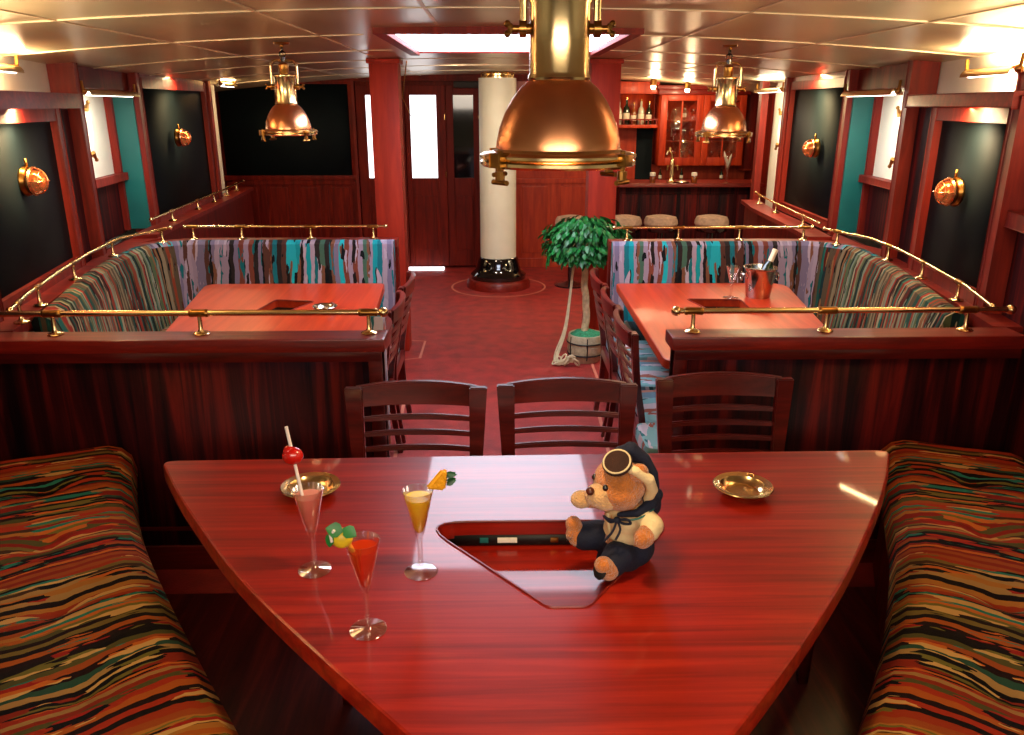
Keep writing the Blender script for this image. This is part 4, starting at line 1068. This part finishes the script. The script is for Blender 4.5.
for zi, z in enumerate((1.112, 1.357, 1.587)):
    for i in range(8):
        x = 1.945 + i * .105 + (.03 if i > 3 else 0)
        if zi == 2 and i % 2 == 0: bottle((x, 9.62, z), .6, (BOTC, BOTA, BOTG, BOTC)[i // 2], '%s of four small bottles on the top shelf inside the glazed cabinet' % ('leftmost', 'second from left', 'third from left', 'rightmost')[i // 2], 'bottles on cabinet top shelf')
        else: tumbler((x, 9.60 + .03 * (i % 2), z), 1.0 if zi < 2 else .9, 'stemmed glass on the %s shelf inside the glazed bar cabinet, %s from the left end' % (('bottom', 'middle', 'top')[zi], ('first', 'second', 'third', 'fourth', 'fifth', 'sixth', 'seventh', 'eighth')[i]), 'stemmed glasses on cabinet %s shelf' % ('bottom', 'middle', 'top')[zi])
spot('cabinet_light', (2.34, 9.54, 1.84), (0, .1, -1), 22, (1, .75, .5), 150)
t = thing('wall_cupboard', 'tall red wooden cupboard doors at right end of bar wall', 'cupboard', (3.0, 9.70, 1.0)); 
t.location = (2.90, 9.70, 1.02)
bm = B(); box(bm, -.02, .08, -.12, .14, 0, .92, .004); obj('carcass', bm, BARW, t)
bm = B(); box(bm, -.015, .075, -.14, -.121, .02, .90, .004); box(bm, .0, .06, -.146, -.14, .1, .82, .003); obj('door', bm, RED, t)
bm = B(); box(bm, 1.30, 2.98, 9.45, 9.84, 0, .88, .006); t = obj('back_counter', bm, BARW); tag(t, 'low wooden work counter standing against wall behind the bar', 'counter')
bm = B(); slab(bm, [(1.30, 9.42), (2.975, 9.42), (2.975, 9.84), (1.30, 9.84)], .881, .91); obj('worktop', bm, BLACKG, t)
for i, x in enumerate((1.9, 2.15, 2.62)):
    bottle((x, 9.55, .911), .5, BOTG, ('short dark bottle on back counter behind the beer tap', 'short dark bottle in the middle of the back counter', 'short dark bottle at right of the back counter')[i], 'dark bottles on back counter')
# ceiling spots over the bar
for i, (x, y, lab) in enumerate(((1.62, 8.75, 'glowing bulb on bar ceiling, leftmost of the pair'), (2.02, 8.95, 'glowing bulb on bar ceiling, rightmost of the pair'))):
    t = thing('ceiling_spotlight', lab, 'ceiling lamp', (x, y, CZ(x) - .06))
    bm = B(); lathe(bm, [(.022, -.01), (.034, -.005), (.034, .05), (.02, .06), (0, .06)], 16); obj('holder', bm, BRASSD, t)
    bm = B(); ball(bm, (0, 0, -.018), .026, 12, 8); obj('bulb', bm, BULBW, t)
    point('bar_light', (x, y, CZ(x) - .13), 16, (1, .68, .38), .04)

# ------------------------------------------------------------------ potted ficus
t = thing('potted_ficus', 'round-headed potted ficus with twisted pale trunk in a basket by the aisle', 'plant', (.625, 5.50, 0))
bm = B(); lathe(bm, [(0, 0), (.098, 0), (.115, .03), (.128, .09), (.13, .15), (.122, .20), (.112, .20), (.11, .175), (0, .175)], 30)
o_ = obj('basket', bm, WICKER, t)
bm = B()
for z, r in ((.06, .126), (.145, .1325)): tube(bm, [(r * math.cos(i * PI / 16), r * math.sin(i * PI / 16), z) for i in range(32)], .005, 6, closed=True)
for a in range(6): tube(bm, [(.121 * math.cos(a * PI / 3 - PI / 2), .121 * math.sin(a * PI / 3 - PI / 2), .03), (.133 * math.cos(a * PI / 3 - PI / 2), .133 * math.sin(a * PI / 3 - PI / 2), .10), (.127 * math.cos(a * PI / 3 - PI / 2), .127 * math.sin(a * PI / 3 - PI / 2), .19)], .004, 6)
obj('dark_hoop', bm, BLACK, o_)
bm = B(); g_ = bmesh.ops.create_uvsphere(bm, u_segments=30, v_segments=14, radius=1)
for v in g_['verts']:
    n_ = 1 + .12 * math.sin(9 * v.co.x + 5 * v.co.y) * math.cos(8 * v.co.y); v.co = Vector((v.co.x * .112 * n_, v.co.y * .112 * n_, .18 + max(v.co.z, 0) * .045 * n_))
obj('moss', bm, MOSS, t)
bm = B()
for ph in (0, 2 * PI / 3, 4 * PI / 3):
    tube(bm, [(.012 * math.cos(ph + z * 9) + .01 * math.sin(z * 7) - .01, .012 * math.sin(ph + z * 9), .19 + z * .62) for z in [i / 20 for i in range(21)]], [.017 - .004 * i / 20 for i in range(21)], 8)
obj('trunk', bm, BARK, t)
crown_c = Vector((-.03, -.03, .885))
rnd = random.Random(5)
bm = B()
for i in range(26):
    a = rnd.uniform(0, 2 * PI); r = rnd.uniform(.08, .2)
    e = crown_c + Vector((r * math.cos(a), r * math.sin(a), rnd.uniform(-.08, .10))); m_ = (crown_c + e) / 2 + Vector((0, 0, .03))
    tube(bm, [(-.01, 0, .79), m_, e], [.006, .004, .002], 5)
obj('branches', bm, BARK, t)
def leaf_mesh(bm, p, d, nrm, L_, W_):
    d = d.normalized(); s = d.cross(nrm).normalized(); nrm = s.cross(d).normalized()
    pts = [(0, 0), (.3, .42), (.55, .5), (.82, .28), (1, 0)]
    mid = [bm.verts.new(p + d * L_ * a - nrm * L_ * .22 * a * a) for a, _ in pts]
    lf = [bm.verts.new(p + d * L_ * a + s * W_ * b_ + nrm * (.1 * W_) - nrm * L_ * .22 * a * a) for a, b_ in pts[1:-1]]
    rg = [bm.verts.new(p + d * L_ * a - s * W_ * b_ + nrm * (.1 * W_) - nrm * L_ * .22 * a * a) for a, b_ in pts[1:-1]]
    for S, fl in ((lf, 0), (rg, 1)):
        q = [(mid[0], S[0], mid[1]), (mid[1], S[0], S[1], mid[2]), (mid[2], S[1], S[2], mid[3]), (mid[3], S[2], mid[4])]
        for f_ in q: bm.faces.new(f_ if fl else f_[::-1])
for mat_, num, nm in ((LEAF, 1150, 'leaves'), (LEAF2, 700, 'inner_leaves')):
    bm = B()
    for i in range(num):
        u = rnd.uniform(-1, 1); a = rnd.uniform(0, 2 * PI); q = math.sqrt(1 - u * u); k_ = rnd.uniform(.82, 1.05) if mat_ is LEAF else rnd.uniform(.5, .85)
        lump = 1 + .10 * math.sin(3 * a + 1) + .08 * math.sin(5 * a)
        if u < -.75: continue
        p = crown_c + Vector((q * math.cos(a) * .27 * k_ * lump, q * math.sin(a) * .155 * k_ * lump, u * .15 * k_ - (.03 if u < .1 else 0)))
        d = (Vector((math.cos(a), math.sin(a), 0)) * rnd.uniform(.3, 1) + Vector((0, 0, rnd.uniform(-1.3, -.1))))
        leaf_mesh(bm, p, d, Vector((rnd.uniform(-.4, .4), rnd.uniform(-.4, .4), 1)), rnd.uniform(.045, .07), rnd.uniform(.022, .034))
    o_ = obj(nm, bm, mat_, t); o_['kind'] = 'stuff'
# drooping left tuft
bm = B()
for i in range(60):
    f_ = rnd.random(); p = Vector((-.2 - .08 * f_, -.02 + rnd.uniform(-.05, .05), .90 - .15 * f_ + rnd.uniform(-.03, .03)))
    leaf_mesh(bm, p, Vector((-.4, rnd.uniform(-.3, .3), -1)), Vector((-.5, rnd.uniform(-.5, .5), 1)), .06, .028)
o_ = obj('drooping_leaves', bm, LEAF, t); o_['kind'] = 'stuff'
# raffia cords
bm = B()
for k_ in range(5):
    jx = rnd.uniform(-.02, .02)
    P = spline([(-.03 + jx, -.02, .80), (-.10 + jx, -.05, .72 + .02 * k_), (-.13 + jx, -.06, .50), (-.17 + jx * 2, -.08, .25), (-.24 + jx * 3, -.12, .07), (-.16 - .02 * k_, -.16, .02), (-.10, -.15, .05 + .01 * k_)], 5)
    tube(bm, P, .005, 6)
for k_ in range(5): tube(bm, [(-.2 + .03 * k_ + .022 * math.cos(i * PI / 5), -.14 + .015 * math.sin(i * PI / 5) - .01 * k_, .04 + .028 * math.sin(i * PI / 5 + k_) + .02 * (k_ % 2)) for i in range(10)], .006, 6, closed=True)
obj('raffia_bow', bm, RIBBON, t)

# ------------------------------------------------------------------ on the right booth table: ice bucket, bottle, glass
t = thing('ice_bucket', 'silver ice bucket on the right booth table', 'ice bucket', (1.425, 4.27, .75))
bm = B(); lathe(bm, [(0, 0), (.062, 0), (.064, .004), (.085, .155), (.09, .160), (.09, .166), (.083, .166), (.081, .155), (.061, .008), (0, .008)], 36); obj('pail', bm, CHROME, t)
for s in (-1, 1):
    bm = B(); tube(bm, [(s * (.084 + .018 * math.sin(i * PI / 8)), .022 * math.cos(i * PI / 8), .13 + .0 * i) for i in range(9)], .004, 6); tube(bm, [(s * .098, .022 * math.cos(i * PI / 6), .115 + .022 * math.sin(i * PI / 6)) for i in range(12)], .0035, 6, closed=True); obj('handle', bm, CHROME, t)
t = thing('wine_bottle', 'dark green wine bottle with white neck foil leaning in the ice bucket', 'bottle', (1.415, 4.27, .762)); t.rotation_euler = (-.05, .34, 0)
bm = B(); lathe(bm, [(0, 0), (.033, 0), (.035, .01), (.035, .13), (.028, .165), (.014, .195), (.013, .22)], 24); obj('body', bm, BOTG, t)
bm = B(); lathe(bm, [(.0142, .190), (.0148, .2), (.0145, .245), (.0155, .25), (.0155, .262), (0, .264)], 18); obj('foil', bm, WHITEP, t)
bm = B(); lathe(bm, [(.0355, .085), (.0357, .087), (.0357, .135), (.0352, .137)], 24); obj('label', bm, LABELM, t)
f = make_flute('empty stemmed glass beside the ice bucket, right booth table', None); f.location = (1.27, 4.25, .75); f.scale = (1.1, 1.1, .85)

# ------------------------------------------------------------------ ashtrays
def ashtray(loc, label, mat, s=1):
    t = thing('ashtray', label, 'ashtray', loc, .4)
    bm = B(); lathe(bm, [(0, .006), (.045 * s, .006), (.055 * s, .012), (.062 * s, .022), (.078 * s, .026), (.080 * s, .024), (.066 * s, .016), (.05 * s, 0), (0, 0)], 40); obj('dish', bm, mat, t)
    for a in (.6, 2.7, 4.8):
        bm = B(); c = Vector((.066 * s * math.cos(a), .066 * s * math.sin(a), .0255)); d = Vector((math.cos(a), math.sin(a), 0)); n_ = Vector((-d.y, d.x, 0))
        tube(bm, [c - n_ * .009 + Vector((0, 0, 0)), c - n_ * .008 + Vector((0, 0, .006)), c + n_ * .008 + Vector((0, 0, .006)), c + n_ * .009], .0016, 6); obj('cigarette_rest', bm, mat, t)
    return t
ashtray((.66, 1.945, .75), 'round brass ashtray on the front table, right of the bear', BRASS)
ashtray((-.51, 1.965, .75), 'round brass ashtray on the front table behind pink cocktail', BRASS)
ashtray((-.885, 4.0, .75), 'small round ashtray on the left booth table', CHROME, .8)

# ------------------------------------------------------------------ cocktails
f = make_flute('pink cocktail flute with white straw and red cherry', PINKL); f.location = (-.418, 1.585, .75)
bm = B(); tube(bm, [(-.004, 0, .115), (-.0145, 0, .20), (-.034, 0, .350)], .0036, 10); obj('straw', bm, STRAW, f)
bm = B(); ball(bm, (-.025, -.003, .284), (.023, .018, .020), 18, 12); ball(bm, (-.032, -.002, .295), (.013, .013, .012), 14, 10); obj('cherry', bm, CHERRY, f)
f = make_flute('orange cocktail flute with pineapple wedge on its rim', ORANGEL); f.location = (-.177, 1.573, .75)
bm = B(); M = MT((.048, 0, .225), (0, .35, .3)); 
for (a, b_, c_, d_) in (((-.026, -.007, -.022), (.018, -.007, -.018), (.012, -.007, .028), (-.004, -.007, .030)),):
    q = [bm.verts.new(M @ Vector(p)) for p in (a, b_, c_, d_)]; q2 = [bm.verts.new(M @ Vector((p[0], .007, p[2]))) for p in (a, b_, c_, d_)]
    bm.faces.new(q); bm.faces.new(q2[::-1])
    for i in range(4): bm.faces.new((q[i], q2[i], q2[(i + 1) % 4], q[(i + 1) % 4]))
bmesh.ops.recalc_face_normals(bm, faces=bm.faces); bmesh.ops.bevel(bm, geom=bm.edges[:], offset=.005, segments=3, affect='EDGES'); obj('pineapple_wedge', bm, PINE, f)
bm = B()
for i in range(6): leaf_mesh(bm, Vector((.062, 0, .215 + .006 * i)), Vector((.8, .3 * math.sin(i), .2 + .3 * math.cos(i * 2))), Vector((0, -1, .3)), .024, .012)
obj('leaf_tuft', bm, LEAF2, f)
f = make_flute('red cocktail flute with amber straw and lemon garnish', REDL); f.location = (-.264, 1.365, .75)
bm = B(); tube(bm, [(.006, -.004, .115), (-.012, -.012, .175), (-.030, -.020, .225)], .0048, 10); obj('straw', bm, STRAWY, f)
bm = B(); ball(bm, (-.034, -.022, .222), (.021, .017, .020), 18, 12); obj('lemon', bm, LEMON, f)
bm = B()
leaf_mesh(bm, Vector((-.028, -.030, .240)), Vector((-.6, -.2, .25)), Vector((.2, -1, .6)), .034, .030); leaf_mesh(bm, Vector((-.030, -.028, .246)), Vector((.5, -.2, -.2)), Vector((.1, -1, .8)), .030, .026); leaf_mesh(bm, Vector((-.05, -.03, .24)), Vector((-.3, -.2, -1)), Vector((-.4, -1, .3)), .034, .020)
obj('mint_leaves', bm, LEAF, f)
bm = B(); tube(bm, [(-.044, -.036, .246), (-.052, -.036, .236), (-.050, -.037, .222)], .003, 8); obj('cocktail_pick', bm, STRAW, f)

# ------------------------------------------------------------------ teddy bear in a sailor outfit, sitting in the table well, facing left
BX, BY, BZ = .275, 1.625, .702
bear = thing('teddy_bear', 'orange teddy bear in navy and cream sailor outfit sitting in the table well', 'teddy bear', (BX, BY, BZ))
def L3(x, y, z): return Vector((x - BX, y - BY, z - BZ))
def blob(name, parts, mat, vox=.004, parent=bear, sm=3):
    """one continuous surface grown from overlapping balls and tapered limbs"""
    bm = B()
    for p in parts:
        if p[0] == 'b': ball(bm, L3(*p[1]), p[2], 20, 14, p[3] if len(p) > 3 else None)
        else:
            pts = [L3(*q) for q in p[1]]; tube(bm, pts, p[2], 16)
            for q, r in zip(pts, p[2]): ball(bm, q, r, 14, 10)
    o = obj(name, bm, mat, parent, auto=None)
    m = o.modifiers.new('remesh', 'REMESH'); m.mode = 'VOXEL'; m.voxel_size = vox; m.use_smooth_shade = True
    s_ = o.modifiers.new('smooth', 'SMOOTH'); s_.iterations = sm; s_.factor = .5
    return o
R_ = Matrix.Rotation
# body with head, arms, legs in one surface
blob('body', [('b', (.268, 1.60, .958), (.060, .062, .055)), ('b', (.264, 1.588, .945), (.052, .056, .045)), ('b', (.290, 1.605, .90), (.035, .035, .03)),
              ('b', (.294, 1.61, .855), (.052, .048, .055)), ('b', (.298, 1.62, .79), (.058, .055, .055)),
              ('t', [(.315, 1.575, .888), (.330, 1.54, .875), (.308, 1.513, .864)], [.024, .023, .0215]),
              ('t', [(.280, 1.65, .888), (.240, 1.655, .885), (.200, 1.64, .893)], [.024, .022, .019]),
              ('t', [(.285, 1.655, .78), (.225, 1.66, .79), (.185, 1.655, .79)], [.032, .030, .026]), ('t', [(.185, 1.655, .785), (.172, 1.652, .825)], [.022, .019]),
              ('t', [(.290, 1.59, .775), (.262, 1.560, .790), (.240, 1.535, .780)], [.032, .031, .026]), ('t', [(.240, 1.532, .775), (.226, 1.522, .795)], [.023, .020])], FUR)
o_ = blob('muzzle', [('b', (.222, 1.570, .940), (.036, .030, .028)), ('b', (.232, 1.566, .930), (.028, .028, .022))], FURL, .003)
bm = B(); ball(bm, L3(.196, 1.550, .960), (.0095, .011, .009), 14, 10); obj('nose', bm, NOSE, bear)
for c in ((.2265, 1.5365, .974), (.2110, 1.598, .970)):
    bm = B(); ball(bm, L3(*c), (.0065, .0065, .0075), 12, 8); obj('eye', bm, BLACKG, bear)
# paws: cream forward paw, dark soles
blob('paw', [('b', (.188, 1.636, .896), (.026, .022, .021))], FURL, .003)
for c, n_ in (((.164, 1.650, .806), (-1, -.1, .25)), ((.219, 1.517, .785), (-.7, -.65, .35))):
    M = Vector(n_).to_track_quat('Z', 'Y').to_matrix().to_4x4()
    bm = B(); ball(bm, L3(*c), (.0175, .021, .007), 16, 8, M); obj('sole', bm, BLACK if c[0] > .2 else FUR, bear)
# ears
for c, r in (((.300, 1.555, 1.000), .022),):
    blob('ear', [('b', c, (r, .013, r))], FUR, .003)
# cream hood band over the head side
blob('hood_band', [('t', [(.262, 1.562, 1.015), (.292, 1.548, 1.008), (.322, 1.553, .985), (.333, 1.565, .955), (.328, 1.58, .925)], [.009, .011, .013, .013, .011])], SHIRT, .003)
# cap: brown disc with pale rim tipped forward, navy flap behind
M = (Vector((-.30, -.55, .85))).to_track_quat('Z', 'Y').to_matrix().to_4x4()
bm = B(); lathe(bm, [(0, -.008), (.024, -.008), (.032, -.002), (.033, .004), (.028, .008), (.0, .007)], 30, L3(.254, 1.562, 1.020), M); cp_ = obj('cap', bm, BROWN, bear)
bm = B(); c0_ = L3(.254, 1.562, 1.020); tube(bm, [c0_ + (M @ Vector((.029 * math.cos(i * PI / 14), .029 * math.sin(i * PI / 14), .0075))) for i in range(28)], .0022, 6, closed=True); obj('rim', bm, RIBBON, cp_)
blob('beret', [('t', [(.262, 1.60, 1.030), (.288, 1.60, 1.036), (.318, 1.60, 1.012), (.340, 1.595, .978), (.350, 1.59, .948)], [.012, .017, .015, .011, .005]), ('b', (.287, 1.615, 1.018), (.030, .028, .020))], NAVY, .003)
# shirt, collar, tie
blob('shirt', [('b', (.294, 1.61, .862), (.057, .054, .050)), ('b', (.296, 1.612, .835), (.060, .057, .030)),
               ('t', [(.315, 1.575, .888), (.333, 1.546, .878), (.326, 1.532, .873)], [.026, .026, .0235]), ('t', [(.280, 1.65, .888), (.240, 1.655, .886)], [.028, .026])], SHIRT, .0035)
blob('sailor_collar', [('t', [(.262, 1.556, .900), (.300, 1.552, .905), (.336, 1.572, .918), (.350, 1.60, .925), (.335, 1.64, .92)], [.006, .009, .014, .016, .012]), ('b', (.340, 1.60, .905), (.022, .035, .028))], NAVY, .003)
bm = B(); tube(bm, [L3(*p) for p in spline([(.256, 1.545, .893), (.30, 1.541, .897), (.338, 1.562, .910), (.354, 1.59, .918)], 5)], .002, 6); obj('collar_piping', bm, TEAL, bear)
bm = B(); k0 = (.256, 1.546, .892)
ball(bm, L3(*k0), .008, 10, 8)
for pts in ([k0, (.262, 1.534, .875), (.252, 1.530, .852)], [k0, (.245, 1.532, .872), (.228, 1.530, .850)], [k0, (.238, 1.54, .897), (.226, 1.543, .905), (.240, 1.541, .890), k0], [k0, (.275, 1.538, .898), (.285, 1.536, .889), (.27, 1.54, .886), k0]):
    tube(bm, [L3(*p) for p in spline(pts, 4)], .0028, 6)
obj('neck_tie', bm, NAVY, bear)
bm = B(); tube(bm, [L3(*p) for p in spline([(.236, 1.556, .905), (.238, 1.548, .88), (.243, 1.55, .862)], 4)], [.008] * 9, 8, flat=.5); obj('shirt_frill', bm, SHIRT, bear)
# trousers
blob('trousers', [('b', (.298, 1.62, .785), (.060, .060, .048)), ('b', (.262, 1.64, .730), (.036, .036, .048)), ('t', [(.285, 1.655, .78), (.230, 1.66, .79), (.200, 1.656, .79)], [.037, .036, .034]),
                  ('t', [(.290, 1.59, .777), (.265, 1.562, .792), (.252, 1.548, .785)], [.037, .036, .032])], NAVY, .0035)
